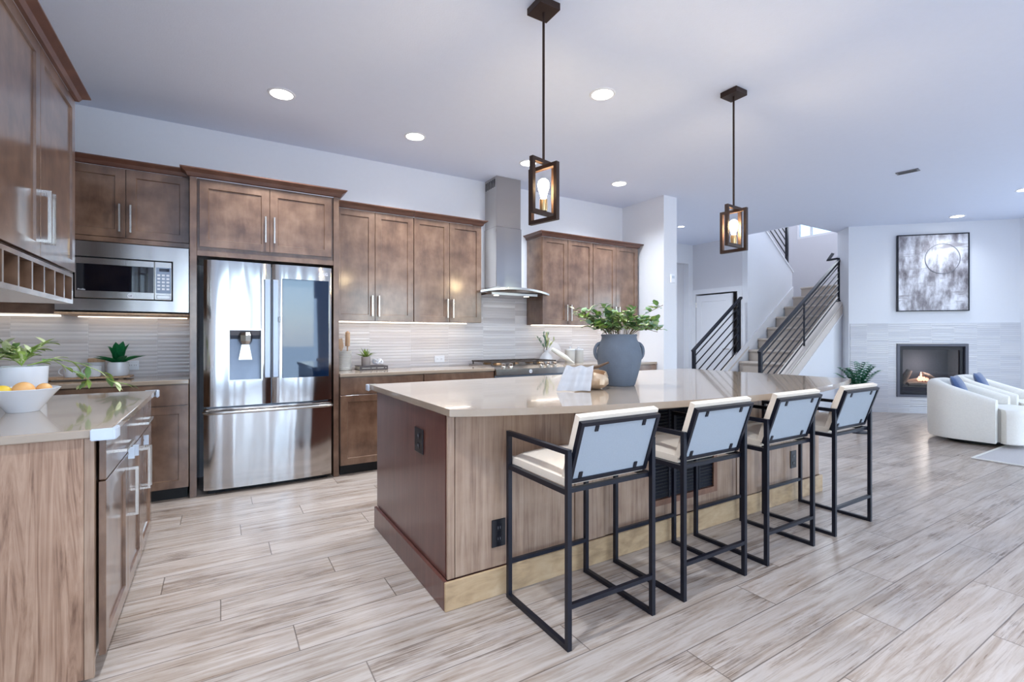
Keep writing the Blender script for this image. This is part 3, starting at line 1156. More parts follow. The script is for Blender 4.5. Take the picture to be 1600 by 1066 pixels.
# cubby rack: frame, dividers, dark back
rk = thing_rack = None
bm = B()
zb, zt_ = -0.172, -0.012
x0r, x1r = 0.0, W - 0.03
bx(bm, x0r, x1r, -0.018, 0.30, zb, zb + 0.022)
bx(bm, x0r, x1r, -0.018, 0.30, zt_ - 0.02, zt_)
ncub = 7
for i in range(ncub + 1):
    xx = x0r + (x1r - x0r - 0.018) * i / ncub
    wd = 0.018 if 0 < i < ncub else 0.026
    xx = min(xx, x1r - wd)
    bx(bm, xx, xx + wd, -0.018, 0.30, zb + 0.022, zt_ - 0.02)
r_ = obj('wine_rack', bm, 'cabinet_wood', t)
box('rack_back', 'cubby_wood', r_, x0r + 0.02, x1r - 0.02, 0.20, 0.299, zb + 0.023, zt_ - 0.021)

# ------------------------------------------------------------------ refrigerator
t = thing('refrigerator', 'stainless steel french-door refrigerator with dark glass window in right door', 'refrigerator', (0.365, 4.36, 0))
HWD = 0.466
box('fridge_body', 'steel_grey', t, -0.455, 0.455, 0.085, 0.60, 0.03, 1.80, 0.004)


def fdoor(bm, x0, x1, z0, z1, bulge=0.016, y=0.0, t_=0.075, nx=16, hole=None):
    """door slab whose face is gently convex across its width"""
    xs = [x0 + (x1 - x0) * i / nx for i in range(nx + 1)]
    r = 0.012
    pf = [(-1, 0.02, 0)]
    front = []
    for i, x in enumerate(xs):
        u = (x - x0) / (x1 - x0) * 2 - 1
        yy = y + bulge * (u * u) - bulge
        if i in (0, nx):
            yy += r * 0.6
        front.append((x, yy))
    poly = front + [(x1, y + t_), (x0, y + t_)]
    prism(bm, poly, 'z', z0, z1)


def fdoor_piece(bm, xa, xb, z0, z1, X0=-HWD, X1=-0.004, bulge=0.016, t_=0.075):
    n = max(2, int((xb - xa) / 0.025))
    poly = []
    for i in range(n + 1):
        x = xa + (xb - xa) * i / n
        u = (x - X0) / (X1 - X0) * 2 - 1
        poly.append((x, bulge * (u * u) - bulge + (0.0072 if abs(abs(u) - 1) < 1e-6 else 0)))
    prism(bm, poly + [(xb, t_), (xa, t_)], 'z', z0, z1)


DX0, DX1, DZ0, DZ1 = -0.300, -0.070, 0.880, 1.280          # dispenser opening in the left door
bm = B()
fdoor_piece(bm, -HWD, DX0, 0.682, 1.815)
fdoor_piece(bm, DX1, -0.004, 0.682, 1.815)
fdoor_piece(bm, DX0, DX1, DZ1, 1.815)
fdoor_piece(bm, DX0, DX1, 0.682, DZ0)
dl = obj('left_door', bm, 'stainless', t, smooth=True)
bm = B(); fdoor(bm, 0.004, HWD, 0.682, 1.815)
dr = obj('right_door', bm, 'stainless', t, smooth=True)
bm = B(); fdoor(bm, -HWD, HWD, 0.04, 0.668, bulge=0.02)
dz = obj('freezer_drawer', bm, 'stainless', t, smooth=True)
# recessed vertical pocket handles beside the centre line
for par, x, nm in ((dl, -0.030, 'handle'), (dr, 0.030, 'handle')):
    bm = B()
    bx(bm, x - 0.024, x + 0.024, -0.014, 0.03, 0.89, 1.69, 0.006, 2)
    obj(nm, bm, 'handle_steel', par, label='vertical pocket handle by the door gap')
# freezer bar handle, bowed
bm = B()
pts = [(-0.46, 0.0, 0.640), (-0.455, -0.045, 0.640)] + [(-0.43 + 0.86 * i / 10, -0.062 - 0.014 * sin(pi * i / 10), 0.640) for i in range(11)] + [(0.455, -0.045, 0.640), (0.46, 0.0, 0.640)]
sweep(bm, pts, 0.030, 0.026, n=12)
obj('handle', bm, 'stainless_flat', dz, smooth=True, label='wide bowed bar handle')
# dispenser
bm = B()
sweep(bm, [(DX0, -0.016, DZ0), (DX1, -0.016, DZ0), (DX1, -0.016, DZ1), (DX0, -0.016, DZ1)], 0.012, 0.010, closed=True, hint=(0, 1, 0))
ds = obj('dispenser_frame', bm, 'stainless_flat', dl)
bm = B()
prism(bm, [(0.030, DZ0 + 0.001), (0.0745, DZ0 + 0.001), (0.0745, DZ1 - 0.001), (0.066, DZ1 - 0.001)], 'x', DX0 + 0.001, DX1 - 0.001)
obj('dispenser_back', bm, 'dispenser_grey', dl, label='pale grey dispenser back panel')
bm = B()
prism(bm, [(-0.006, DZ1 - 0.002), (0.064, DZ1 - 0.002), (0.060, DZ1 - 0.075), (0.012, DZ1 - 0.045)], 'x', DX0 + 0.012, DX1 - 0.012)
obj('dispenser_hood', bm, 'steel_grey', ds)
bm = B()
lathe(bm, [(0.0, 1.262), (0.042, 1.258), (0.050, 1.235), (0.048, 1.19), (0.034, 1.165), (0.0, 1.162)], 8, -0.185, 0.012)
obj('dispenser_spout', bm, 'stainless_flat', ds)
bm = B()
prism(bm, [(-0.212, 1.16), (-0.158, 1.16), (-0.137, 1.04), (-0.233, 1.04)], 'y', 0.018, 0.030)
obj('dispenser_paddle', bm, 'nickel', ds)
# window
bm = B()
bx(bm, 0.078, 0.440, -0.0215, -0.004, 0.885, 1.70, 0.002)
gw = obj('window', bm, 'fridge_window', dr, label='dark glass window')
bm = B()
sweep(bm, [(0.047, -0.0225, 1.345), (0.063, -0.0225, 1.345), (0.063, -0.0225, 1.385), (0.047, -0.0225, 1.385)], 0.003, closed=True, hint=(0, 1, 0))
obj('button_outline', bm, 'mark_grey', dr)
bm = B()
lathe(bm, [(0.0, -0.0008), (0.012, -0.0008), (0.012, 0.0008), (0.0, 0.0008)], 20)
lg = obj('logo_disc', bm, 'mark_white', dr, loc=(0.372, -0.0115, 1.757))
lg.rotation_euler = FACE
text('logo_letters', 'LG', 0.034, (0.415, -0.0075, 1.757), FACE, 'mark_white', dr)
box('toe_grille', 'black_void', t, -0.44, 0.44, 0.06, 0.30, 0.001, 0.035)

# ------------------------------------------------------------------ microwave
t = thing('microwave', 'built-in stainless steel microwave with wide trim frame', 'microwave', (-0.584, 4.49, 1.41))
bm = B()
W2 = 0.384
for a in (((-W2, W2), (0.385, 0.492)), ((-W2, W2), (0.0, 0.082)), ((-W2, -0.29), (0.082, 0.385)), ((0.285, W2), (0.082, 0.385))):
    bx(bm, a[0][0], a[0][1], -0.02, 0.02, a[1][0], a[1][1])
bmesh.ops.remove_doubles(bm, verts=bm.verts, dist=0.0005)
tf = obj('trim_frame', bm, 'stainless_flat', t)
box('oven_body', 'steel_grey', t, -0.36, 0.36, 0.03, 0.44, 0.01, 0.48)
box('frame_gap', 'black_void', t, -0.288, 0.283, 0.008, 0.028, 0.084, 0.383)
bm = B()
bx(bm, -0.282, 0.170, -0.022, 0.006, 0.090, 0.377, 0.003)
md = obj('door', bm, 'stainless_flat', t)
box('window', 'black_glass', md, -0.272, 0.166, -0.0235, -0.0205, 0.140, 0.332, 0.0006, label='dark glass window')
bm = B()
bx(bm, 0.172, 0.278, -0.022, 0.006, 0.090, 0.377, 0.003)
mc = obj('control_panel', bm, 'stainless_flat', t)
box('keypad', 'dispenser_grey', mc, 0.180, 0.272, -0.0232, -0.0205, 0.14, 0.335, 0.0006)
box('display', 'black_glass', mc, 0.200, 0.262, -0.0245, -0.0225, 0.305, 0.328, 0.0004)
for r in range(5):
    for c in range(3):
        box('key', 'mark_white', mc, 0.188 + c * 0.028, 0.206 + c * 0.028, -0.0242, -0.0225, 0.165 + r * 0.026, 0.179 + r * 0.026)
bm = B()
sweep(bm, [(0.185, -0.0235, 0.10), (0.268, -0.0235, 0.10), (0.268, -0.0235, 0.125), (0.185, -0.0235, 0.125)], 0.003, closed=True, hint=(0, 1, 0))
obj('open_button', bm, 'mark_grey', mc)
bm = B()
lathe(bm, [(0.0, -0.001), (0.017, -0.001), (0.017, 0.001), (0.0, 0.001)], 24)
o = obj('emblem', bm, 'mark_white', md, loc=(0.028, -0.0235, 0.113))
o.rotation_euler = FACE
text('emblem_letters', 'GE', 0.020, (0.028, -0.0252, 0.113), FACE, 'mark_grey', md)
text('door_script', 'Profile', 0.016, (-0.243, -0.0246, 0.148), FACE, 'mark_white', md)

# ------------------------------------------------------------------ range and hood
t = thing('gas_range', 'stainless slide-in gas range with dark cast iron grates', 'range', (2.893, 4.33, 0))
RW = 0.443
box('range_body', 'steel_grey', t, -RW, RW, 0.03, 0.62, 0.02, 0.895, 0.003)
bm = B()
prism(bm, [(-0.012, 0.82), (-0.012, 0.885), (0.10, 0.917), (0.62, 0.917), (0.62, 0.896), (0.028, 0.896), (0.028, 0.82)], 'x', -RW - 0.004, RW + 0.004)
ct = obj('cooktop', bm, 'stainless_flat', t)
box('oven_door', 'stainless_flat', t, -RW + 0.005, RW - 0.005, -0.012, 0.029, 0.20, 0.80, 0.004)
box('warming_drawer', 'stainless_flat', t, -RW + 0.005, RW - 0.005, -0.012, 0.029, 0.05, 0.19, 0.004)
bm = B()
sweep(bm, [(-0.38, -0.012, 0.765), (-0.38, -0.06, 0.765), (0.38, -0.06, 0.765), (0.38, -0.012, 0.765)], 0.022, n=10)
obj('oven_handle', bm, 'stainless_flat', t, smooth=True)
for i, x in enumerate((-0.33, -0.24, 0.16, 0.25, 0.34)):
    bm = B()
    lathe(bm, [(0.026, 0.0), (0.026, 0.012), (0.020, 0.016), (0.018, 0.040), (0.0, 0.041)], 18)
    o = obj('knob', bm, 'nickel', t, smooth=True, loc=(x, 0.045, 0.902))
    o.rotation_euler = (R(16), 0, 0)
bm = B()
lathe(bm, [(0.0, -0.001), (0.02, -0.001), (0.02, 0.001), (0.0, 0.001)], 24)
o = obj('emblem', bm, 'mark_white', t, loc=(-0.02, -0.0125, 0.852))
o.rotation_euler = FACE
text('emblem_letters', 'GE', 0.022, (-0.02, -0.0145, 0.852), FACE, 'mark_grey', t)
for gx in (-0.285, 0.0, 0.285):
    bm = B()
    zg = 0.950
    sweep(bm, [(gx - 0.135, 0.14, zg), (gx + 0.135, 0.14, zg), (gx + 0.135, 0.585, zg), (gx - 0.135, 0.585, zg)], 0.014, closed=True, hint=(0, 0, 1))
    for f in (-0.045, 0.045):
        sweep(bm, [(gx + f, 0.142, zg), (gx + f, 0.583, zg)], 0.011)
    for yy in (0.25, 0.3625, 0.475):
        sweep(bm, [(gx - 0.133, yy, zg), (gx + 0.133, yy, zg)], 0.011)
    for sx in (-0.13, 0.13):
        for yy in (0.145, 0.58):
            sweep(bm, [(gx + sx, yy, 0.917), (gx + sx, yy, zg)], 0.012)
    obj('grate', bm, 'cast_iron', t)
for bxx, byy in ((-0.285, 0.25), (-0.285, 0.475), (0.285, 0.25), (0.285, 0.475), (0.0, 0.36)):
    bm = B()
    lathe(bm, [(0.0, 0.94), (0.038, 0.938), (0.042, 0.930), (0.055, 0.922), (0.055, 0.917)], 20, bxx, byy)
    obj('burner', bm, 'burner_brass', t, smooth=True)

t = thing('range_hood', 'stainless chimney range hood with curved glass-edged canopy', 'range hood', (2.83, YB, 1.69))
bm = B()
bx(bm, -0.168, 0.168, -0.285, -0.002, 0.10, 0.78, 0.002)
obj('lower_chimney', bm, 'stainless', t)
bm = B()
bx(bm, -0.162, 0.162, -0.279, -0.003, 0.781, CEIL - 1.69 - 0.002, 0.002)
ch = obj('upper_chimney', bm, 'stainless', t)
for i in range(6):
    y = -0.245 + i * 0.04
    box('vent_slot', 'black_void', ch, -0.1632, -0.1615, y, y + 0.022, 1.235, 1.325)
# canopy: body, then the bowed visor plate
bm = B()
nx = 20
top, bot = [], []
def bow(u):
    return -0.445 - 0.07 * (1 - u * u)
plan = [(-0.45 + 0.9 * i / nx, bow(-1 + 2 * i / nx)) for i in range(nx + 1)]
prism(bm, plan + [(0.45, -0.004), (-0.45, -0.004)], 'z', 0.012, 0.034)
# arch the visor across its width
for v in bm.verts:
    v.co.z += 0.042 * (1 - (v.co.x / 0.45) ** 2)
obj('canopy_visor', bm, 'stainless_flat', t, smooth=False)
bm = B()
prism(bm, [(-0.30, -0.42), (0.30, -0.42), (0.34, -0.36), (0.34, -0.006), (-0.34, -0.006), (-0.34, -0.36)], 'z', -0.004, 0.022)
obj('canopy_body', bm, 'stainless_flat', t)
bm = B()
prism(bm, [(-0.34, 0.044), (0.34, 0.044), (0.17, 0.101), (-0.17, 0.101)], 'y', -0.31, -0.004)
obj('canopy_neck', bm, 'stainless_flat', t)
for x in (-0.2, 0.2):
    bm = B()
    lathe(bm, [(0.0, -0.003), (0.03, -0.003), (0.03, -0.0002), (0.0, -0.0002)], 18, x, -0.34)
    for v in bm.verts:
        v.co.z -= 0.0042
    obj('hood_lamp', bm, 'strip_lens', t)

# ------------------------------------------------------------------ island
IX0, IX1, IY0, IY1 = 0.88, 4.06, 1.985, 3.10
t = thing('kitchen_island', 'long brown wooden kitchen island with panelled seating side', 'island', (IX0, IY0, 0))
IW, ID = IX1 - IX0, IY1 - IY0
box('island_body', 'shaded_panel_wood', t, 0, IW, 0.012, ID, 0.0, 0.868, 0.001)
box('end_panel', 'shaded_panel_wood', t, -0.008, -0.0005, 0.022, ID - 0.0, 0.131, 0.868, label='end panel coloured dark reddish for its shaded side')
box('end_panel', 'panel_wood', t, IW + 0.0005, IW + 0.008, 0.022, ID, 0.131, 0.868)
xs = [0.0, 0.03, 0.718, 0.93, 2.11, 2.39, IW - 0.03, IW]
for i in range(len(xs) - 1):
    a, b = xs[i] + (0.0015 if i else -0.008), xs[i + 1] - (0.0015 if i < len(xs) - 2 else -0.008)
    stile = i in (0, 2, 4, 6)
    bm = B()
    if i == 3:
        # panel with the grille opening
        ga, gb, ga0, gb0 = 2.175 - IX0, 2.755 - IX0, 0.24, 0.80
        bx(bm, a, ga, 0.0, 0.0115, 0.131, 0.868)
        bx(bm, gb, b, 0.0, 0.0115, 0.131, 0.868)
        bx(bm, ga, gb, 0.0, 0.0115, 0.131, ga0)
        bx(bm, ga, gb, 0.0, 0.0115, gb0, 0.868)
        bmesh.ops.remove_doubles(bm, verts=bm.verts, dist=0.0004)
    else:
        y0 = -0.006 if stile and i in (2, 4) else 0.0
        bx(bm, a, b, y0, 0.0115, 0.131, 0.868, 0.0015)
    obj('stile' if stile else 'front_panel', bm, 'panel_wood', t)
bm = B()
bx(bm, -0.027, IW + 0.027, -0.020, -0.0065, 0.0, 0.13, 0.003)
obj('base_board', bm, 'lit_base_wood', t, label='base board coloured lighter for its lit front')
box('base_board', 'shaded_panel_wood', t, -0.027, -0.0085, -0.006, ID, 0.0, 0.13, 0.002)  # left board, its shade put into the colour
box('base_board', 'lit_base_wood', t, IW + 0.0085, IW + 0.027, -0.006, ID, 0.0, 0.13, 0.002)
# air grille set into the panel
g = thing('air_grille', 'dark louvred return-air grille in the front of the island', 'vent', (2.465, IY0, 0.24))
bm = B()
sweep(bm, [(-0.295, -0.004, -0.006), (0.295, -0.004, -0.006), (0.295, -0.004, 0.566), (-0.295, -0.004, 0.566)], 0.035, 0.007, closed=True, hint=(0, 1, 0))
obj('frame', bm, 'cubby_wood', g)
box('grille_back', 'black_void', g, -0.278, 0.278, 0.0095, 0.0112, 0.012, 0.548)
for i in range(26):
    z = 0.022 + i * 0.0202
    bm = B()
    prism(bm, [(0.001, z), (0.004, z - 0.0015), (0.0085, z + 0.008), (0.0085, z + 0.0105)], 'x', -0.278, 0.278)
    obj('louvre', bm, 'black_metal', g)
for x in (-0.14, 0.0, 0.14):
    box('mullion', 'black_metal', g, x - 0.005, x + 0.005, -0.004, 0.0, 0.012, 0.548)


def outlet(name, label, loc, rz, wd, ht, mat, slots, group=None, duplex='v'):
    o = thing(name, label, 'outlet', loc, rz, group)
    box('plate', mat, o, -wd / 2, wd / 2, -0.007, -0.0008, -ht / 2, ht / 2, 0.002)
    for s in (-1, 1):
        ox, oz = (0, s * ht * 0.2) if duplex == 'v' else (s * wd * 0.2, 0)
        bm = B()
        bx(bm, ox - 0.016, ox + 0.016, -0.009, -0.0071, oz - 0.014, oz + 0.014, 0.001)
        r = obj('receptacle', bm, mat, o)
        for q in (-0.006, 0.006):
            box('slot', slots, r, ox + q - 0.0012, ox + q + 0.0012, -0.0096, -0.0088, oz - 0.006, oz + 0.006)
    return o


outlet('power_outlet', 'black outlet low on the island front behind the nearest stool', (1.135, IY0, 0.29), 0, 0.075, 0.13, 'black_plastic', 'mark_grey', 'black island outlets')
outlet('power_outlet', 'black outlet on the island front near its right end', (3.692, IY0, 0.30), 0, 0.075, 0.13, 'black_plastic', 'mark_grey', 'black island outlets')
outlet('power_outlet', 'black outlet on the dark left end of the island', (IX0 - 0.008, 2.33, 0.695), R(-90), 0.115, 0.125, 'black_plastic', 'mark_grey', 'black island outlets')
outlet('power_outlet', 'white outlet on the backsplash between fridge and range', (2.09, YB - 0.010, 0.978), 0, 0.118, 0.074, 'white_plastic', 'mark_grey', 'white backsplash outlets', 'h')
outlet('power_outlet', 'white outlet on the backsplash beside the aloe pot', (-0.60, YB - 0.010, 0.99), 0, 0.074, 0.074, 'white_plastic', 'mark_grey', 'white backsplash outlets', 'h')

# worktop with the bowed seating edge
bm = B()
N = 36
xl, xr = 0.862, 4.145
def front(x):
    u = (x - (xl + xr) / 2) / ((xr - xl) / 2)
    return 1.938 + (1.79 - 1.938) * (x - xl) / (xr - xl) - 0.31 * (1 - u * u)
pl = [(xl + (xr - xl) * i / N, front(xl + (xr - xl) * i / N)) for i in range(N + 1)]
pl += [(4.06, 3.262), (0.86, 3.268)]
prism(bm, pl, 'z', 0.869, 0.902)
es = [e for e in bm.edges if abs(e.verts[0].co.z - e.verts[1].co.z) < 1e-5 and len(e.link_faces) == 2]
bmesh.ops.bevel(bm, geom=es, offset=0.003, segments=2, affect='EDGES')
tag(obj('island_worktop', bm, 'quartz'), 'long glossy pale quartz island worktop with a bowed seating edge', 'countertop')
guard(0.86, 3.268, -1, 1, 'clear soft corner guard on the back left corner of the island')

# ------------------------------------------------------------------ bar stools
def make_stool(label):
    t = thing('bar_stool', label, 'bar stool', (0, 0, 0), 0, 'bar stools along the island')
    W, D_, T = 0.485, 0.465, 0.02          # local: x across, y from rear (0) to front (D_)
    ARM, SR = 0.772, 0.615
    for x, nm in ((T / 2, 'side_frame'), (W - T / 2, 'side_frame')):
        bm = B()
        sweep(bm, [(x, T / 2, 0.011), (x, D_ - T / 2, 0.011), (x, D_ - T / 2, ARM), (x, T / 2, ARM)], T, closed=True, hint=(1, 0, 0))
        f = obj('side_frame', bm, 'black_metal', t, label='black square-tube side frame with arm, legs and runner')
        bm = B()
        sweep(bm, [(x, T, SR), (x, D_ - T, SR)], 0.018, 0.022)
        obj('seat_rail', bm, 'black_metal', f)
    for y, z, nm in ((T / 2, 0.17, 'footrest'), (D_ - T / 2, 0.17, 'footrest'), (0.03, SR, 'cross_rail'), (D_ - 0.03, SR, 'cross_rail')):
        bm = B()
        sweep(bm, [(T, y, z), (W - T, y, z)], 0.018)
        obj(nm, bm, 'black_metal', t)
    # seat cushion: crowned pad
    bm = B()
    nx, ny = 12, 12
    x0, x1, y0, y1 = T + 0.004, W - T - 0.004, 0.055, D_ + 0.002
    def pad(bm, f_xy, th, crown_, nx=12, ny=12):
        """f_xy(u,v)->Vector base point, th: thickness direction vector"""
        g0, g1 = [], []
        for i in range(nx + 1):
            r0, r1 = [], []
            for j in range(ny + 1):
                u, v = i / nx, j / ny
                k = max(0.0, sin(pi * u) * sin(pi * v)) ** 0.28
                p = f_xy(u, v)
                r0.append(bm.verts.new(p))
                r1.append(bm.verts.new(p + th * (0.45 + 0.45 * k + crown_ * sin(pi * u) * sin(pi * v))))
            g0.append(r0); g1.append(r1)
        for i in range(nx):
            for j in range(ny):
                bm.faces.new((g0[i][j], g0[i][j + 1], g0[i + 1][j + 1], g0[i + 1][j]))
                bm.faces.new((g1[i][j], g1[i + 1][j], g1[i + 1][j + 1], g1[i][j + 1]))
        for i in range(nx):
            bm.faces.new((g0[i][0], g0[i + 1][0], g1[i + 1][0], g1[i][0]))
            bm.faces.new((g0[i][ny], g1[i][ny], g1[i + 1][ny], g0[i + 1][ny]))
        for j in range(ny):
            bm.faces.new((g0[0][j], g1[0][j], g1[0][j + 1], g0[0][j + 1]))
            bm.faces.new((g0[nx][j], g0[nx][j + 1], g1[nx][j + 1], g1[nx][j]))
    pad(bm, lambda u, v: V((x0 + (x1 - x0) * u, y0 + (y1 - y0) * v, SR + 0.012)), V((0, 0, 0.07)), 0.25)
    obj('seat', bm, 'cream_fabric', t, smooth=True, label='cream upholstered seat')
    # reclined back: frame, fabric board, cushion
    zb, ztp = 0.640, 0.895
    yb_, yt = 0.040, -0.045
    nd = V((0, ztp - zb, -(yt - yb_))).normalized()        # towards the sitter
    def P(u, v, off=0.0):
        return V((T + 0.006 + (W - 2 * T - 0.012) * u, yb_ + (yt - yb_) * v, zb + (ztp - zb) * v)) + nd * off
    bm = B()
    sweep(bm, [P(0.02, 0.04), P(0.98, 0.04), P(0.98, 0.97), P(0.02, 0.97)], 0.016, 0.02, closed=True, hint=tuple(nd))
    bf = obj('back_frame', bm, 'black_metal', t)
    bm = B()
    c = [P(0.04, 0.07, -0.003), P(0.96, 0.07, -0.003), P(0.96, 0.94, -0.003), P(0.04, 0.94, -0.003)]
    vs = [bm.verts.new(p) for p in c] + [bm.verts.new(p + nd * 0.012) for p in c]
    for q in ((0, 1, 2, 3), (7, 6, 5, 4), (0, 4, 5, 1), (1, 5, 6, 2), (2, 6, 7, 3), (3, 7, 4, 0)):
        bm.faces.new([vs[k] for k in q])
    obj('back_board', bm, 'stool_back_fabric', t, label='pale grey fabric back board')
    bm = B()
    pad(bm, lambda u, v: P(0.0 + u, 0.02 + 1.04 * v, 0.010), nd * 0.062, 0.15)
    obj('back_cushion', bm, 'cream_fabric', t, smooth=True, label='cream upholstered back cushion')
    for u, v, dv in ((0.2, 0.93, -1), (0.8, 0.93, -1), (0.13, 0.08, 1), (0.83, 0.08, 1)):
        bm = B()
        a = P(u, v, -0.006)
        e = P(u, v + dv * 0.095, -0.006)
        sweep(bm, [a, e], 0.017, 0.004, hint=tuple(nd))
        obj('screw_tab', bm, 'black_metal', bf)
    return t


XS = [1.150, 1.822, 2.486, 3.205]
LB = ['black-framed cream bar stool at the left end, nearest the camera',
      'black-framed cream bar stool second from the left, in front of the air grille',
      'black-framed cream bar stool third from the left along the island',
      'black-framed cream bar stool at the right end, farthest from the camera']
stool = make_stool(LB[0])
stool.location = (XS[0], 1.47, 0)
for x, lb in zip(XS[1:], LB[1:]):
    dup(stool, (x, 1.47, 0), 0, lb)

# ------------------------------------------------------------------ ceiling fixtures
def pendant(x, y, yaw, label):
    t = thing('pendant_light', label, 'pendant light', (x, y, CEIL), 0, 'lantern pendants over the island')
    box('ceiling_plate', 'bronze_metal', t, -0.066, 0.066, -0.066, 0.066, -0.040, -0.001, 0.002)
    bm = B()
    sweep(bm, [(0, 0, -0.04), (0, 0, 2.19 - CEIL)], 0.014, n=12)
    obj('rod', bm, 'bronze_metal', t, smooth=True)
    for k, (zt, zb_, ang) in enumerate(((2.195, 1.890, yaw), (2.165, 1.850, yaw + 90))):
        c, s = cos(R(ang)), sin(R(ang))
        hw = 0.091
        bm = B()
        z1, z0 = zt - CEIL - 0.012, zb_ - CEIL + 0.012
        sweep(bm, [(-hw * c, -hw * s, z0), (hw * c, hw * s, z0), (hw * c, hw * s, z1), (-hw * c, -hw * s, z1)], 0.021, 0.025, closed=True, hint=(-s, c, 0))
        obj('lantern_frame', bm, 'bronze_metal', t)
    zb0 = 1.914 - CEIL
    bm = B()
    lathe(bm, [(0.0, zb0), (0.019, zb0), (0.021, zb0 + 0.008), (0.021, zb0 + 0.062), (0.017, zb0 + 0.066), (0.0, zb0 + 0.066)], 20)
    obj('socket', bm, 'brass', t, smooth=True)
    bm = B()
    z = zb0 + 0.067
    lathe(bm, [(0.0, z), (0.014, z), (0.016, z + 0.012), (0.022, z + 0.035), (0.030, z + 0.062), (0.032, z + 0.078), (0.027, z + 0.096), (0.014, z + 0.108), (0.0, z + 0.110)], 20)
    obj('bulb', bm, 'bulb_glass', t, smooth=True)
    return t


pendant(1.525, 2.165, 14, 'bronze lantern pendant light hanging nearest, left of centre over the island')
pendant(3.262, 2.185, 5, 'bronze lantern pendant light hanging farther, near the stairs side')

CL = ['round recessed ceiling light above the fridge, farthest left', 'round recessed ceiling light in front of the tall cabinets, left of the hood',
      'large round recessed ceiling light between the two pendants', 'round recessed ceiling light half hidden behind the near pendant lantern',
      'round recessed ceiling light above the far corner cabinets', 'tiny round recessed ceiling light over the hall beside the wall end',
      'round recessed ceiling light in front of the fireplace wall', 'round recessed ceiling light at the right edge of the picture over the armchairs']
for i, (x, y) in enumerate(CANS):
    t = thing('recessed_light', CL[i], 'ceiling light', (x, y, CEIL), 0, 'recessed ceiling lights')
    rr = 0.098 if i != 5 else 0.06
    bm = B()
    lathe(bm, [(rr * 0.80, -0.001), (rr * 0.80, -0.007), (rr * 0.95, -0.006), (rr, -0.001)], 36)
    obj('trim_ring', bm, 'white_plastic', t, smooth=True)
    bm = B()
    lathe(bm, [(0.0, -0.002), (rr * 0.79, -0.002), (rr * 0.79, -0.0045), (0.0, -0.0045)], 36)
    obj('lens', bm, 'led_lens', t)
t = thing('ceiling_vent', 'small grey slotted vent on the ceiling right of the far pendant', 'vent', (6.47, 2.24, CEIL), R(8))
box('vent_plate', 'mark_grey', t, -0.05, 0.05, -0.10, 0.10, -0.010, -0.001, 0.003)
for i in range(4):
    box('vent_slot', 'black_void', t, -0.036 + i * 0.02, -0.028 + i * 0.02, -0.08, 0.08, -0.0112, -0.0098)
t = thing('thermostat', 'small white thermostat on the end of the return wall', 'thermostat', (5.02, 4.239, 1.98))
box('cover', 'white_plastic', t, -0.04, 0.04, -0.022, -0.001, -0.055, 0.055, 0.004)
box('screen', 'silicone', t, -0.025, 0.025, -0.0226, -0.0215, 0.0, 0.035)

# ------------------------------------------------------------------ island decor
def rnd(a, b):
    return random.uniform(a, b)


UX, UY, UZ = 2.262, 2.345, 0.903
t = thing('urn', 'large blue-grey clay urn with two loop handles on the island', 'urn', (UX, UY, UZ))
bm = B()
lathe(bm, [(0.0, 0.0), (0.098, 0.0), (0.104, 0.008), (0.120, 0.06), (0.138, 0.13), (0.147, 0.19), (0.144, 0.23), (0.130, 0.275), (0.116, 0.30), (0.113, 0.318), (0.119, 0.333), (0.113, 0.336), (0.104, 0.32), (0.104, 0.29), (0.125, 0.22), (0.115, 0.08), (0.0, 0.05)], 48)
obj('urn_body', bm, 'urn_clay', t, smooth=True)
for s in (-1, 1):
    dr_ = V((0.8536, -0.521, 0)) * s
    bm = B()
    pts = []
    for i in range(13):
        a = -pi * 0.55 + pi * 1.1 * i / 12
        pts.append(dr_ * (0.122 + 0.038 * cos(a)) + V((0, 0, 0.222 + 0.055 * sin(a))))
    sweep(bm, pts, 0.022, n=10, hint=(-0.3, 0.9, 0.1))
    obj('urn_handle', bm, 'urn_clay', t, smooth=True)
t = thing('ivy_bouquet', 'bouquet of green and cream leafy sprigs standing in the blue-grey urn', 'greenery', (UX, UY, UZ + 0.30))
for k in range(34):
    if k < 22:
        a = rnd(0, 2 * pi)
        reach = rnd(0.06, 0.22)
    else:
        a = -0.55 + rnd(-0.35, 0.35) + (0 if k % 2 else pi)
        reach = rnd(0.20, 0.32)
    top = V((cos(a) * reach, sin(a) * reach, rnd(0.05, 0.24) if reach > 0.15 else rnd(0.08, 0.21)))
    bs = V((cos(a) * 0.05, sin(a) * 0.05, -0.02))
    mid = bs * 0.4 + top * 0.5 + V((0, 0, 0.06))
    bm = B()
    sweep(bm, [bs, bs * 0.7 + mid * 0.3 + V((0, 0, 0.02)), mid, top], 0.004, n=5)
    sp = obj('sprig', bm, 'stem_brown', t)
    for mat, cnt in (('leaf_green', 8), ('leaf_lime' if k % 3 else 'leaf_bluegreen', 7), ('leaf_cream', 4)):
        bm = B()
        for i in range(cnt):
            f = rnd(0.3, 1.0)
            p = (bs * (1 - f) + mid * f * 2 * (1 - f) * 0 + top * f) + V((0, 0, 0.07 * sin(pi * f) * 0.5))
            p += V((rnd(-.018, .018), rnd(-.018, .018), rnd(-.012, .018)))
            if p.z < 0.06 and math.hypot(p.x, p.y) > 0.075:
                p.z = 0.06 + rnd(0, 0.02)
            d = V((rnd(-1, 1), rnd(-1, 1), rnd(0.0, 0.9)))
            L = rnd(0.036, 0.062)
            leaf(bm, p, d, (0, 0, 1), L, L * 0.72, 0.2, 0.3, 3)
        obj('leaves', bm, mat, sp, smooth=True)
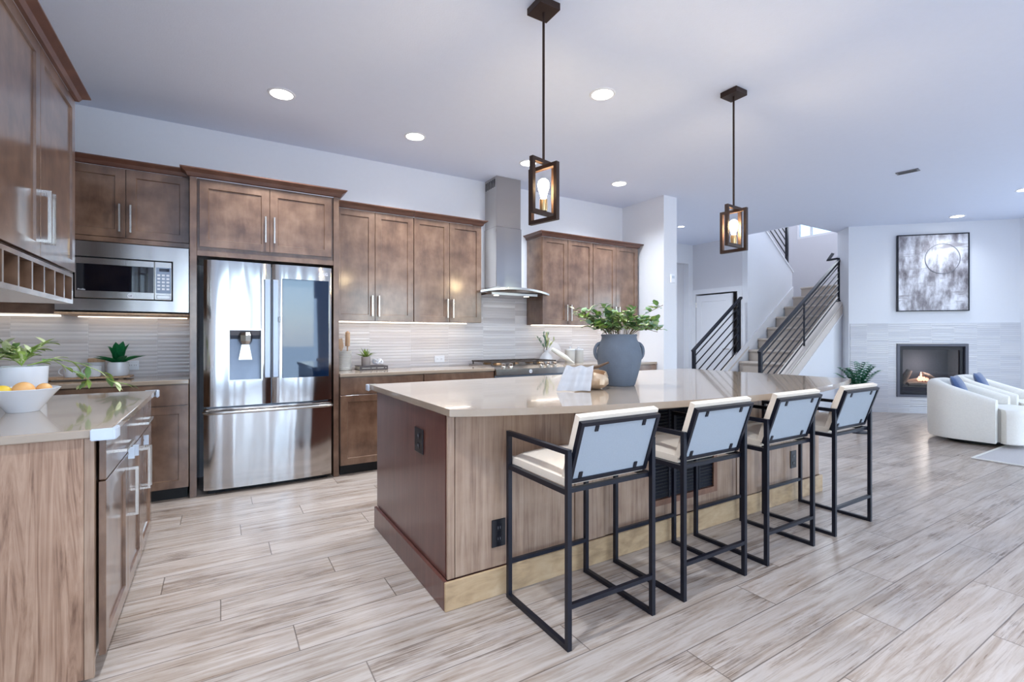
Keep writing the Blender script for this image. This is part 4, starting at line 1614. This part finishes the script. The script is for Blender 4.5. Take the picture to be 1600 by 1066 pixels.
# dented bowl with a ribbed cloth leaning on it and a dark twig
t = thing('dented_bowl', 'small crumpled pale gold bowl lying in front of the urn', 'bowl', (1.965, 2.275, 0.9026))
bm = B()
lathe(bm, [(0.0, 0.0), (0.055, 0.0), (0.085, 0.012), (0.108, 0.035), (0.110, 0.070), (0.094, 0.100), (0.088, 0.099), (0.098, 0.07), (0.098, 0.04), (0.0, 0.012)], 30)
for v in bm.verts:
    a = math.atan2(v.co.y, v.co.x)
    q = 1 + 0.10 * sin(3 * a + 1) + 0.06 * sin(7 * a + v.co.z * 30)
    v.co.x *= q; v.co.y *= q
    v.co.z *= 1 + 0.12 * sin(2 * a + 0.6)
obj('bowl_shell', bm, 'gold_leaf', t, smooth=True)
bm = B()
sweep(bm, [(-0.11, 0.02, 0.0), (-0.04, 0.0, 0.012), (0.03, -0.01, 0.022), (0.10, -0.02, 0.045)], 0.018, n=8, taper=[0.3, 0.9, 1.0, 0.7])
tag(obj('twig', bm, 'dark_twig', smooth=True, loc=(1.99, 2.28, 1.016)), 'dark brown twig resting on the rim of the crumpled bowl', 'twig')
bm = B()
nu, nv = 40, 16
rt = V((0.8536, -0.521, 0)); fw = V((-0.521, -0.8536, 0))
g0 = []
for i in range(nu + 1):
    row = []
    u = i / nu
    for j in range(nv + 1):
        v = j / nv
        pl_ = 0.5 + 0.5 * sin(u * 2 * pi * 2.1 + 0.8)
        rib = 0.0022 * sin(v * 80)
        a = rt * (-0.085 - 0.045 * v + (0.165 + 0.03 * v) * u + 0.02 * (1 - v)) + fw * (0.01 + 0.075 * v + 0.020 * pl_ + rib + 0.02 * u * v)
        z = 0.132 * (1 - v) ** 0.9 + 0.012 * pl_ * (1 - v) + 0.004
        row.append(bm.verts.new(V((0, 0, z)) + a))
    g0.append(row)
for i in range(nu):
    for j in range(nv):
        bm.faces.new((g0[i][j], g0[i + 1][j], g0[i + 1][j + 1], g0[i][j + 1]))
bmesh.ops.solidify(bm, geom=list(bm.faces), thickness=0.004)
tag(obj('ribbed_cloth', bm, 'linen', smooth=True, loc=(1.845, 2.275, 0.9035)), 'pleated ribbed white cloth draped against the crumpled bowl on the island', 'cloth')

# ------------------------------------------------------------------ left counter
t = thing('fruit_bowl', 'white round fruit bowl on the left worktop', 'bowl', (-0.72, 2.86, 0.9005))
bm = B()
lathe(bm, [(0.0, 0.0), (0.052, 0.0), (0.055, 0.005), (0.085, 0.05), (0.122, 0.098), (0.117, 0.1), (0.078, 0.052), (0.0, 0.012)], 40)
obj('bowl_shell', bm, 'white_ceramic', t, smooth=True)


def fruit(name, label, cat, loc, r, mat, sq=1.0):
    bm = B()
    bmesh.ops.create_uvsphere(bm, u_segments=24, v_segments=14, radius=r)
    for v in bm.verts:
        v.co.x *= sq
        if abs(v.co.x) > r * 0.9 * sq and sq > 1:
            v.co.x *= 1.05
    o = obj(name, bm, mat, smooth=True, loc=loc)
    return tag(o, label, cat, 'fruit in the white bowl')


fruit('lemon', 'yellow lemon at the left in the white bowl', 'lemon', (-0.778, 2.835, 0.990), 0.027, 'lemon_peel', 1.2)
fruit('orange', 'pale orange in the middle of the white bowl', 'orange', (-0.715, 2.845, 0.990), 0.038, 'orange_peel')
fruit('orange', 'pale orange at the right of the white bowl', 'orange', (-0.656, 2.872, 0.990), 0.028, 'orange_peel')
t = thing('planter', 'white round planter behind the fruit bowl on the left worktop', 'planter', (-0.80, 3.16, 0.9005))
bm = B()
lathe(bm, [(0.0, 0.0), (0.082, 0.0), (0.086, 0.006), (0.094, 0.18), (0.088, 0.182), (0.082, 0.165), (0.0, 0.16)], 40)
obj('pot', bm, 'white_ceramic', t, smooth=True)
t = thing('pothos', 'trailing variegated pothos plant growing from the white planter', 'plant', (-0.80, 3.16, 1.085))
vines = []
for k in range(10):
    a = rnd(0, 2 * pi)
    r = rnd(0.10, 0.17)
    vines.append([V((0, 0, 0)), V((cos(a) * 0.06, sin(a) * 0.06, 0.06)), V((cos(a) * r, sin(a) * r, 0.05 + rnd(-0.02, 0.06)))])
vines.append([V((0.02, 0, 0)), V((0.10, 0.06, 0.03)), V((0.19, 0.10, 0.0)), V((0.27, 0.14, -0.05)), V((0.30, 0.17, -0.10)), V((0.37, 0.20, -0.125))])
vines.append([V((0.02, 0, 0)), V((0.09, 0.10, 0.02)), V((0.15, 0.16, -0.04)), V((0.20, 0.22, -0.09)), V((0.18, 0.26, -0.12))])
for vn in vines:
    bm = B()
    sweep(bm, vn, 0.004, n=5)
    s_ = obj('vine', bm, 'leaf_lime', t)
    n = len(vn)
    for mat, par in (('leaf_lime', 0), ('leaf_cream', 1), ('leaf_green', 2)):
        bm = B()
        for i in range(1, n):
            for q in range(3):
                if (i + q) % 3 != par and not (n == 3 and par < 2):
                    continue
                p = vn[i] * (1 - q * 0.33) + vn[i - 1] * (q * 0.33)
                d = (vn[i] - vn[i - 1]).normalized() + V((rnd(-.9, .9), rnd(-.9, .9), rnd(-.3, .3)))
                L = rnd(0.05, 0.08)
                leaf(bm, p, d, (0, 0, 1), L, L * 0.42, 0.25, 0.25, 4)
        if len(bm.faces):
            obj('leaves', bm, mat, s_, smooth=True)
        else:
            bm.free()

# ------------------------------------------------------------------ back-left counter
ZC = 0.9005
t = thing('serving_tray', 'low wooden serving tray under the two mugs and aloe pot', 'tray', (-0.86, 4.76, ZC))
bm = B()
bx(bm, -0.28, 0.28, -0.09, 0.09, 0.008, 0.022, 0.003)
obj('board', bm, 'pale_wood', t)
for x in (-0.22, 0.22):
    box('foot', 'pale_wood', t, x - 0.015, x + 0.015, -0.07, 0.07, 0.0, 0.0078)
ZT = ZC + 0.0226


def mug(x, y, label):
    t = thing('mug', label, 'mug', (x, y, ZT), 0, 'white mugs on the tray')
    bm = B()
    lathe(bm, [(0.0, 0.0), (0.036, 0.0), (0.040, 0.006), (0.044, 0.03), (0.045, 0.080), (0.041, 0.080), (0.039, 0.02), (0.0, 0.008)], 30)
    obj('cup', bm, 'white_ceramic', t, smooth=True)
    bm = B()
    pts = [V((-0.042 - 0.027 * sin(pi * i / 10), 0, 0.042 + 0.026 * cos(pi * i / 10))) for i in range(11)]
    sweep(bm, pts, 0.009, n=8, hint=(0, 1, 0))
    obj('mug_handle', bm, 'white_ceramic', t, smooth=True)
    return t


mug(-0.805, 4.735, 'white mug next to the aloe pot on the tray')
mug(-0.935, 4.735, 'white mug at the left of the tray, farther from the aloe')
t = thing('storage_jar', 'small jar with a bamboo lid standing behind the mugs', 'jar', (-0.815, 4.885, ZC))
bm = B()
lathe(bm, [(0.0, 0.0), (0.045, 0.0), (0.05, 0.006), (0.05, 0.125), (0.0, 0.125)], 28)
obj('jar_body', bm, 'white_ceramic', t, smooth=True)
bm = B()
lathe(bm, [(0.0, 0.126), (0.052, 0.126), (0.053, 0.130), (0.053, 0.150), (0.050, 0.154), (0.0, 0.154)], 28)
obj('lid', bm, 'pale_wood', t, smooth=True, label='bamboo lid')
t = thing('plant_pot', 'round white ribbed pot holding the aloe on the tray', 'pot', (-0.665, 4.755, ZT))
bm = B()
lathe(bm, [(0.0, 0.0), (0.058, 0.0), (0.064, 0.010), (0.068, 0.03), (0.066, 0.055), (0.068, 0.078), (0.064, 0.105), (0.058, 0.105), (0.056, 0.09), (0.0, 0.085)], 36)
obj('pot', bm, 'white_ceramic', t, smooth=True)
t = thing('aloe', 'bright green broad-leaved aloe in the white pot on the tray', 'plant', (-0.665, 4.755, ZT + 0.087))
for k in range(15):
    a = 2 * pi * k / 7.5 + rnd(-0.15, 0.15)
    el = 0.55 if k < 8 else 1.25
    L = rnd(0.15, 0.19) if k < 8 else rnd(0.15, 0.195)
    bm = B()
    leaf(bm, (cos(a) * 0.01, sin(a) * 0.01, 0), (cos(a) * cos(el), sin(a) * cos(el), sin(el)), (0, 0, 1), L, 0.055 if k < 8 else 0.07, 0.45, 0.18 if k < 8 else 0.05, 6)
    bmesh.ops.solidify(bm, geom=list(bm.faces), thickness=0.003)
    obj('leaf', bm, 'leaf_emerald', t, smooth=True)

# ------------------------------------------------------------------ back counter, fridge to range
t = thing('utensil_crock', 'ribbed pale grey crock beside the fridge holding wooden utensils', 'crock', (1.035, 4.82, ZC))
bm = B()
pr = [(0.0, 0.0), (0.066, 0.0)]
for i in range(12):
    z = 0.006 + i * 0.0148
    pr += [(0.068, z), (0.071, z + 0.005), (0.068, z + 0.0105)]
pr += [(0.068, 0.185), (0.062, 0.186), (0.060, 0.02), (0.0, 0.012)]
lathe(bm, pr, 36)
obj('crock_body', bm, 'ribbed_ceramic', t, smooth=True)


def utensil(label, loc, lean, L, wd, th, mat, spatula=True):
    bm = B()
    sweep(bm, [(0, 0, 0), (0, 0, L * 0.62)], 0.012, n=8)
    if spatula:
        prism(bm, [(-0.008, L * 0.60), (0.008, L * 0.60), (wd, L * 0.74), (wd * 0.9, L), (-wd * 0.9, L), (-wd, L * 0.74)], 'y', -th, th)
    else:
        lathe(bm, [(0.0, L * 0.58), (wd, L * 0.6), (wd, L * 0.97), (wd * 0.5, L * 0.975), (wd * 0.5, L), (0.0, L)], 16)
    o = obj('wooden_utensil', bm, mat, smooth=True, loc=loc)
    o.rotation_euler = lean
    return tag(o, label, 'utensil', 'utensils in the crock')


utensil('pale wooden spatula leaning left in the crock', (1.028, 4.805, 0.918), (R(2), R(-8), 0), 0.29, 0.028, 0.003, 'pale_wood')
utensil('second wooden spatula leaning far left in the crock', (1.020, 4.845, 0.918), (R(-2), R(-6), R(10)), 0.26, 0.026, 0.003, 'paper')
utensil('tall wooden rolling pin standing upright in the crock', (1.062, 4.815, 0.918), (0, R(1), 0), 0.36, 0.022, 0.01, 'pale_wood', False)
t = thing('book', 'dark hardback book lying flat under the small potted plant', 'book', (1.292, 4.80, ZC))
bm = B()
bx(bm, -0.138, 0.138, -0.10, 0.10, 0.0, 0.004)
bx(bm, -0.138, 0.138, -0.10, 0.10, 0.034, 0.038)
bx(bm, -0.138, 0.138, -0.10, -0.096, 0.004, 0.034)
bmesh.ops.remove_doubles(bm, verts=bm.verts, dist=0.0002)
obj('cover', bm, 'book_cover', t)
box('pages', 'paper', t, -0.134, 0.134, -0.0955, 0.096, 0.0045, 0.0335)
for a, b in ((-0.115, -0.035), (-0.025, 0.02), (0.032, 0.095), (0.112, 0.120)):
    box('spine_print', 'paper', t, a, b, -0.1006, -0.1001, 0.017, 0.0205)
ZB2 = ZC + 0.0386
t = thing('plant_pot', 'small grey cylinder pot standing on the dark book', 'pot', (1.235, 4.79, ZB2))
bm = B()
lathe(bm, [(0.0, 0.0), (0.040, 0.0), (0.042, 0.004), (0.044, 0.088), (0.040, 0.088), (0.038, 0.078), (0.0, 0.074)], 30)
obj('pot', bm, 'grey_ceramic', t, smooth=True)
t = thing('spiky_plant', 'small spiky lime green plant in the grey pot on the book', 'plant', (1.235, 4.79, ZB2 + 0.076))
for k in range(26):
    a = rnd(0, 2 * pi)
    el = rnd(0.35, 1.4)
    bm = B()
    leaf(bm, (0, 0, 0), (cos(a) * cos(el), sin(a) * cos(el), sin(el)), (0, 0, 1), rnd(0.08, 0.125), 0.014, 0.4, 0.1, 4)
    bmesh.ops.solidify(bm, geom=list(bm.faces), thickness=0.0015)
    obj('leaf', bm, 'leaf_lime', t, smooth=True)
t = thing('knot_sculpture', 'white ceramic knot ornament lying on the dark book', 'ornament', (1.355, 4.78, ZB2 + 0.039))
bm = B()
pts = []
for i in range(48):
    a = 2 * pi * i / 48
    pts.append(V(((sin(a) + 1.6 * sin(2 * a)) * 0.020, (cos(a) - 1.6 * cos(2 * a)) * 0.018, -0.020 * sin(3 * a))))
sweep(bm, pts, 0.019, n=8, closed=True, hint=(0.3, 0.2, 0.9))
obj('knot', bm, 'white_ceramic', t, smooth=True)

# ------------------------------------------------------------------ back counter, right of the range
t = thing('bud_vase', 'round white vase right of the range holding pale sprigs', 'vase', (3.42, 4.80, ZC))
bm = B()
lathe(bm, [(0.0, 0.0), (0.05, 0.0), (0.075, 0.03), (0.08, 0.065), (0.055, 0.11), (0.026, 0.135), (0.028, 0.16), (0.022, 0.16), (0.02, 0.13), (0.0, 0.12)], 30)
obj('vase_body', bm, 'white_ceramic', t, smooth=True)
t = thing('dried_sprigs', 'pale green feathery sprigs in the white vase right of the range', 'greenery', (3.42, 4.80, ZC + 0.14))
for k in range(9):
    a = rnd(0, 2 * pi)
    r = rnd(0.05, 0.16)
    tp = V((cos(a) * r - 0.05, sin(a) * r * 0.5, rnd(0.14, 0.24)))
    bm = B()
    sweep(bm, [V((0, 0, 0)), tp * 0.5 + V((0.02, 0, 0.02)), tp], 0.003, n=5)
    s_ = obj('sprig', bm, 'stem_brown', t)
    bm = B()
    for i in range(14):
        f = 0.3 + 0.7 * i / 13
        leaf(bm, tp * f, tp.normalized() + V((rnd(-.9, .9), rnd(-.9, .9), rnd(-.2, .5))), (0, 0, 1), rnd(0.035, 0.055), 0.018, 0.2, 0.1, 3)
    obj('leaves', bm, 'leaf_bluegreen' if k % 2 else 'leaf_cream', s_, smooth=True)
# marble boards leaning on the wall
bm = B()
lathe(bm, [(0.0, 0.0), (0.13, 0.0), (0.13, 0.014), (0.0, 0.014)], 40)
o = obj('marble_board', bm, 'marble', smooth=True, loc=(3.63, 4.958, 1.034))
o.rotation_euler = (R(82), 0, 0)
tag(o, 'round white marble board leaning on the backsplash', 'board')
bm = B()
sweep(bm, [(0, 0, 0), (0.08, 0, 0.0), (0.22, 0, 0.0), (0.30, 0, 0.0)], 0.06, n=12, taper=[0.7, 1.0, 1.0, 0.4])
sweep(bm, [(0.29, 0, 0), (0.34, 0, 0)], 0.02, n=8)
o = obj('rolling_pin', bm, 'paper', smooth=True, loc=(3.37, 4.62, 1.08))
o.rotation_euler = (0, R(24), 0)
o.rotation_euler = (0, R(30), R(-12))
tag(o, 'pale tapered rolling pin lying between the white vase and the canisters', 'rolling pin')


def canister(x, y, label):
    t = thing('canister', label, 'canister', (x, y, ZC), 0, 'white canisters right of the range')
    bm = B()
    lathe(bm, [(0.0, 0.0), (0.060, 0.0), (0.063, 0.004), (0.063, 0.155), (0.0, 0.155)], 30)
    obj('canister_body', bm, 'ribbed_ceramic', t, smooth=True)
    bm = B()
    lathe(bm, [(0.0, 0.156), (0.064, 0.156), (0.066, 0.160), (0.064, 0.172), (0.012, 0.176), (0.012, 0.186), (0.016, 0.194), (0.010, 0.202), (0.0, 0.203)], 30)
    obj('lid', bm, 'white_ceramic', t, smooth=True)


canister(3.745, 4.745, 'white lidded canister on the left of the pair behind the island urn')
canister(3.895, 4.760, 'white lidded canister on the right of the pair behind the island urn')

# ------------------------------------------------------------------ living room
# art
ap = fpos((4.216 + 5.187) / 2, 1.632)
t = thing('framed_art', 'framed grey and white abstract painting above the fireplace', 'painting', (ap[0] - 0.0025, ap[1] - 0.0025, ap[2]), FW)
bm = B()
sweep(bm, [(-0.478, -0.022, 0.008), (0.478, -0.022, 0.008), (0.478, -0.022, 1.220), (-0.478, -0.022, 1.220)], 0.014, 0.042, closed=True, hint=(0, 1, 0))
obj('frame', bm, 'black_metal', t)
box('canvas', 'abstract_paint', t, -0.470, 0.470, -0.034, -0.004, 0.016, 1.212)
bm = B()
pts = [(0.13 + 0.235 * cos(2 * pi * i / 40), -0.0365, 0.83 + 0.235 * sin(2 * pi * i / 40)) for i in range(40)]
sweep(bm, pts, 0.010, 0.003, closed=True, hint=(0, 1, 0))
obj('painted_ring', bm, 'mark_grey', t)

# fireplace insert
fp = fpos((4.216 + 5.187) / 2, 0.0)
t = thing('fireplace', 'gas fireplace insert with burning logs behind glass', 'fireplace', fp, FW)
fw2 = (5.187 - 4.216) / 2 - 0.002
z0, z1 = FZ0 + 0.002, FZ1 - 0.002
bm = B()
sweep(bm, [(-fw2 + 0.02, -0.012, z0 + 0.02), (fw2 - 0.02, -0.012, z0 + 0.02), (fw2 - 0.02, -0.012, z1 - 0.02), (-fw2 + 0.02, -0.012, z1 - 0.02)], 0.04, 0.03, closed=True, hint=(0, 1, 0))
obj('outer_frame', bm, 'frame_grey', t)
bm = B()
sweep(bm, [(-fw2 + 0.07, 0.03, z0 + 0.075), (fw2 - 0.07, 0.03, z0 + 0.075), (fw2 - 0.07, 0.03, z1 - 0.075), (-fw2 + 0.07, 0.03, z1 - 0.075)], 0.05, 0.04, closed=True, hint=(0, 1, 0))
obj('inner_frame', bm, 'black_metal', t)
box('firebox', 'firebox_brick', t, -fw2 + 0.045, fw2 - 0.045, 0.40, 0.44, z0 + 0.05, z1 - 0.05)
box('firebox_side', 'firebox_brick', t, -fw2 + 0.02, -fw2 + 0.044, 0.02, 0.44, z0 + 0.05, z1 - 0.05)
box('firebox_side', 'firebox_brick', t, fw2 - 0.044, fw2 - 0.02, 0.02, 0.44, z0 + 0.05, z1 - 0.05)
box('firebox_floor', 'ember_rock', t, -fw2 + 0.03, fw2 - 0.03, 0.02, 0.44, z0 + 0.02, z0 + 0.16)
box('firebox_top', 'firebox_brick', t, -fw2 + 0.03, fw2 - 0.03, 0.02, 0.44, z1 - 0.05, z1 - 0.02)
box('glass', 'clear_glass', t, -fw2 + 0.095, fw2 - 0.095, 0.030, 0.034, z0 + 0.10, z1 - 0.10)
for a, b, wd in (((-0.30, 0.22, z0 + 0.20), (-0.20, 0.20, z0 + 0.42), 0.10), ((-0.22, 0.26, z0 + 0.21), (0.28, 0.20, z0 + 0.27), 0.10), ((-0.05, 0.16, z0 + 0.36), (0.26, 0.28, z0 + 0.22), 0.085), ((-0.25, 0.14, z0 + 0.19), (0.10, 0.13, z0 + 0.20), 0.07)):
    bm = B()
    a, b = V(a), V(b)
    sweep(bm, [a, a * 0.66 + b * 0.34 + V((0, 0, 0.012)), a * 0.33 + b * 0.67, b], wd, n=10, taper=[0.9, 1.05, 0.95, 0.8])
    obj('log', bm, 'log_bark', t, smooth=True)
for x, hgt in ((-0.09, 0.09), (-0.06, 0.16), (-0.02, 0.12), (0.02, 0.07)):
    bm = B()
    lathe(bm, [(0.0, 0.0), (0.022, 0.02), (0.026, 0.05), (0.014, hgt * 0.6), (0.0, hgt)], 10)
    obj('flame', bm, 'flame', t, smooth=True, loc=(x, 0.16, z0 + 0.24))
light('fire_glow', 'POINT', (fp[0] + 0.1, fp[1] + 0.1, 0.78), 6.0, (1.0, 0.80, 0.68), shadow_soft_size=0.04)


# swivel chairs
def make_chair(label):
    t = thing('swivel_armchair', label, 'armchair', (0, 0, 0), 0, 'white swivel armchairs by the fireplace')   # faces local +x
    bm = B()
    lathe(bm, [(0.0, 0.0005), (0.24, 0.0005), (0.25, 0.01), (0.25, 0.045), (0.0, 0.045)], 36)
    obj('swivel_base', bm, 'black_void', t, smooth=True)
    # barrel shell: section swept round the back
    bm = B()
    secs = []
    path = []                                     # plan centre line: (x, y, outward normal)
    for i in range(9):
        path.append((0.24 - 0.34 * i / 8, -0.315, 0.0, -1.0))
    for i in range(1, 12):
        a = -pi / 2 - (pi / 2) * i / 12
        path.append((-0.10 + 0.24 * cos(a), -0.075 + 0.24 * sin(a), cos(a), sin(a)))
    for i in range(5):
        path.append((-0.34, -0.075 + 0.15 * i / 4, -1.0, 0.0))
    for i in range(1, 12):
        a = pi - (pi / 2) * i / 12
        path.append((-0.10 + 0.24 * cos(a), 0.075 + 0.24 * sin(a), cos(a), sin(a)))
    for i in range(9):
        path.append((-0.10 + 0.34 * i / 8, 0.315, 0.0, 1.0))
    for px, py, nx_, ny_ in path:
        k = max(0.0, min(1.0, (px + 0.30) / 0.54))
        htop = 0.715 - 0.185 * k
        w = 0.062
        def pt(o_, z):
            return V((px + nx_ * o_, py + ny_ * o_, z))
        sec = [pt(w * 0.8, 0.05), pt(w, 0.075), pt(w * 1.1, htop - 0.10)]
        for q in range(7):
            b = pi * q / 6
            sec.append(pt(w * 1.05 * cos(b), htop - 0.05 + 0.05 * sin(b)))
        sec += [pt(-w, 0.40), pt(-w, 0.06)]
        secs.append([bm.verts.new(p) for p in sec])
    m_ = len(secs[0])
    for a, b in zip(secs, secs[1:]):
        for k in range(m_):
            bm.faces.new((a[k], a[(k + 1) % m_], b[(k + 1) % m_], b[k]))
    bm.faces.new(secs[0])
    bm.faces.new(list(reversed(secs[-1])))
    obj('shell', bm, 'boucle', t, smooth=True, label='curved upholstered back and arms')
    # seat
    bm = B()
    base = [(-0.265, -0.10), (-0.22, -0.18), (-0.10, -0.242), (0.10, -0.246), (0.262, -0.246), (0.275, -0.30), (0.32, -0.345), (0.38, -0.345), (0.43, -0.31), (0.465, -0.23), (0.48, -0.09)]
    base = base + [(x, -y) for x, y in reversed(base)]
    NS = len(base)
    def plan(r, z):
        return [bm.verts.new((0.1 + (x - 0.1) * r, y * r, z)) for x, y in base]
    rings = [plan(0.96, 0.052), plan(1.0, 0.065), plan(1.0, 0.37), plan(0.985, 0.40), plan(0.93, 0.425), plan(0.7, 0.435)]
    for a, b in zip(rings, rings[1:]):
        for k in range(NS):
            bm.faces.new((a[k], a[(k + 1) % NS], b[(k + 1) % NS], b[k]))
    bm.faces.new(rings[-1])
    bm.faces.new(list(reversed(rings[0])))
    obj('seat_cushion', bm, 'boucle', t, smooth=True)
    return t


c1 = make_chair('white boucle swivel armchair nearer the camera, on the right')
c1.location = (7.60, 1.99, 0.0)
c1.rotation_euler = (0, 0, R(-86))
c2 = dup(c1, (8.50, 2.02, 0), R(-86), 'white boucle swivel armchair farther away, beside the fireplace')


def pillow(loc, rot, label):
    bm = B()
    n = 14
    S = 0.155
    g = [[], []]
    for sd in (0, 1):
        for i in range(n + 1):
            row = []
            for j in range(n + 1):
                u, v = -1 + 2 * i / n, -1 + 2 * j / n
                th = 0.05 * (max(0, (1 - u * u) * (1 - v * v))) ** 0.45
                pin = 1 - 0.07 * (1 - abs(u) ** 2) * 1.0 if abs(v) > 0.99 else 1
                k = 1 - 0.06 * (1 - u * u) * abs(v) ** 3
                k2 = 1 - 0.06 * (1 - v * v) * abs(u) ** 3
                row.append(bm.verts.new((u * S * k2, v * S * k, th if sd else -th)))
            g[sd].append(row)
    for sd in (0, 1):
        for i in range(n):
            for j in range(n):
                bm.faces.new((g[sd][i][j], g[sd][i + 1][j], g[sd][i + 1][j + 1], g[sd][i][j + 1]))
    bmesh.ops.remove_doubles(bm, verts=bm.verts, dist=0.0005)
    o = obj('throw_pillow', bm, 'blue_velvet', smooth=True, loc=loc)
    o.rotation_euler = rot
    return tag(o, label, 'pillow', 'blue throw pillows on the armchairs')


pillow((7.60, 2.12, 0.612), (R(68), R(0), R(4)), 'blue throw pillow on the nearer white armchair')
pillow((8.50, 2.15, 0.612), (R(68), R(0), R(4)), 'blue throw pillow on the farther white armchair')
t = thing('area_rug', 'pale grey area rug with a white pattern under the armchairs', 'rug', (6.44, 1.715, 0.0))
box('pile', 'rug_pile', t, 0, 3.2, -3.1, 0.0, 0.001, 0.012, 0.003)
bm = B()
prism(bm, [(0.28, -0.62), (1.25, 0.0 - 0.06), (1.9, -0.06), (0.95, -0.62 - 0.05)], 'z', 0.0121, 0.0135)
obj('pattern_band', bm, 'rug_white', t)
bm = B()
sweep(bm, [(0.012, -3.09, 0.008), (0.012, -0.012, 0.008), (3.19, -0.012, 0.008)], 0.022, 0.012)
obj('binding', bm, 'paper', t)
# side table and fern behind the last stool
t = thing('side_table', 'small round dark side table behind the last stool', 'table', (6.985, 2.94, 0))
bm = B()
lathe(bm, [(0.0, 0.32), (0.115, 0.32), (0.12, 0.325), (0.12, 0.34), (0.115, 0.345), (0.0, 0.345)], 32)
obj('table_top', bm, 'pale_wood', t, smooth=True)
bm = B()
lathe(bm, [(0.0, 0.0005), (0.12, 0.0005), (0.12, 0.012), (0.02, 0.03), (0.018, 0.319), (0.0, 0.319)], 24)
obj('pedestal', bm, 'black_metal', t, smooth=True)
t = thing('plant_pot', 'white pot on the side table holding the leafy fern', 'pot', (6.985, 2.94, 0.3455))
bm = B()
lathe(bm, [(0.0, 0.0), (0.07, 0.0), (0.09, 0.15), (0.083, 0.15), (0.07, 0.13), (0.0, 0.125)], 28)
obj('pot', bm, 'white_ceramic', t, smooth=True)
t = thing('fern', 'deep green leafy fern behind the last bar stool', 'plant', (6.985, 2.94, 0.478))
for k in range(13):
    a = 2 * pi * k / 13 * 2.4
    r = rnd(0.10, 0.27) if k else 0.05
    hh = 0.47 - r * 0.85 + rnd(-0.06, 0.06)
    p0, p1, p2 = V((0, 0, 0)), V((cos(a) * r * 0.35, sin(a) * r * 0.35, hh * 0.7)), V((cos(a) * r, sin(a) * r, hh))
    bm = B()
    sweep(bm, [p0, p1, p2], 0.006, n=5)
    s_ = obj('frond_stem', bm, 'leaf_fern', t)
    bm = B()
    for i in range(9):
        f = 0.25 + 0.75 * i / 8
        p = p0 * (1 - f) ** 2 + p1 * 2 * f * (1 - f) + p2 * f * f
        tg = (p1 - p0) * (1 - f) + (p2 - p1) * f
        sd = tg.cross(V((0, 0, 1)))
        if sd.length < 1e-4:
            sd = V((1, 0, 0))
        sd.normalize()
        for q in (-1, 1):
            leaf(bm, p, sd * q + tg.normalized() * 0.6, (0, 0, 1), 0.105 * (1.1 - 0.5 * f), 0.052, 0.2, 0.15, 3)
    obj('leaves', bm, 'leaf_fern', s_, smooth=True)
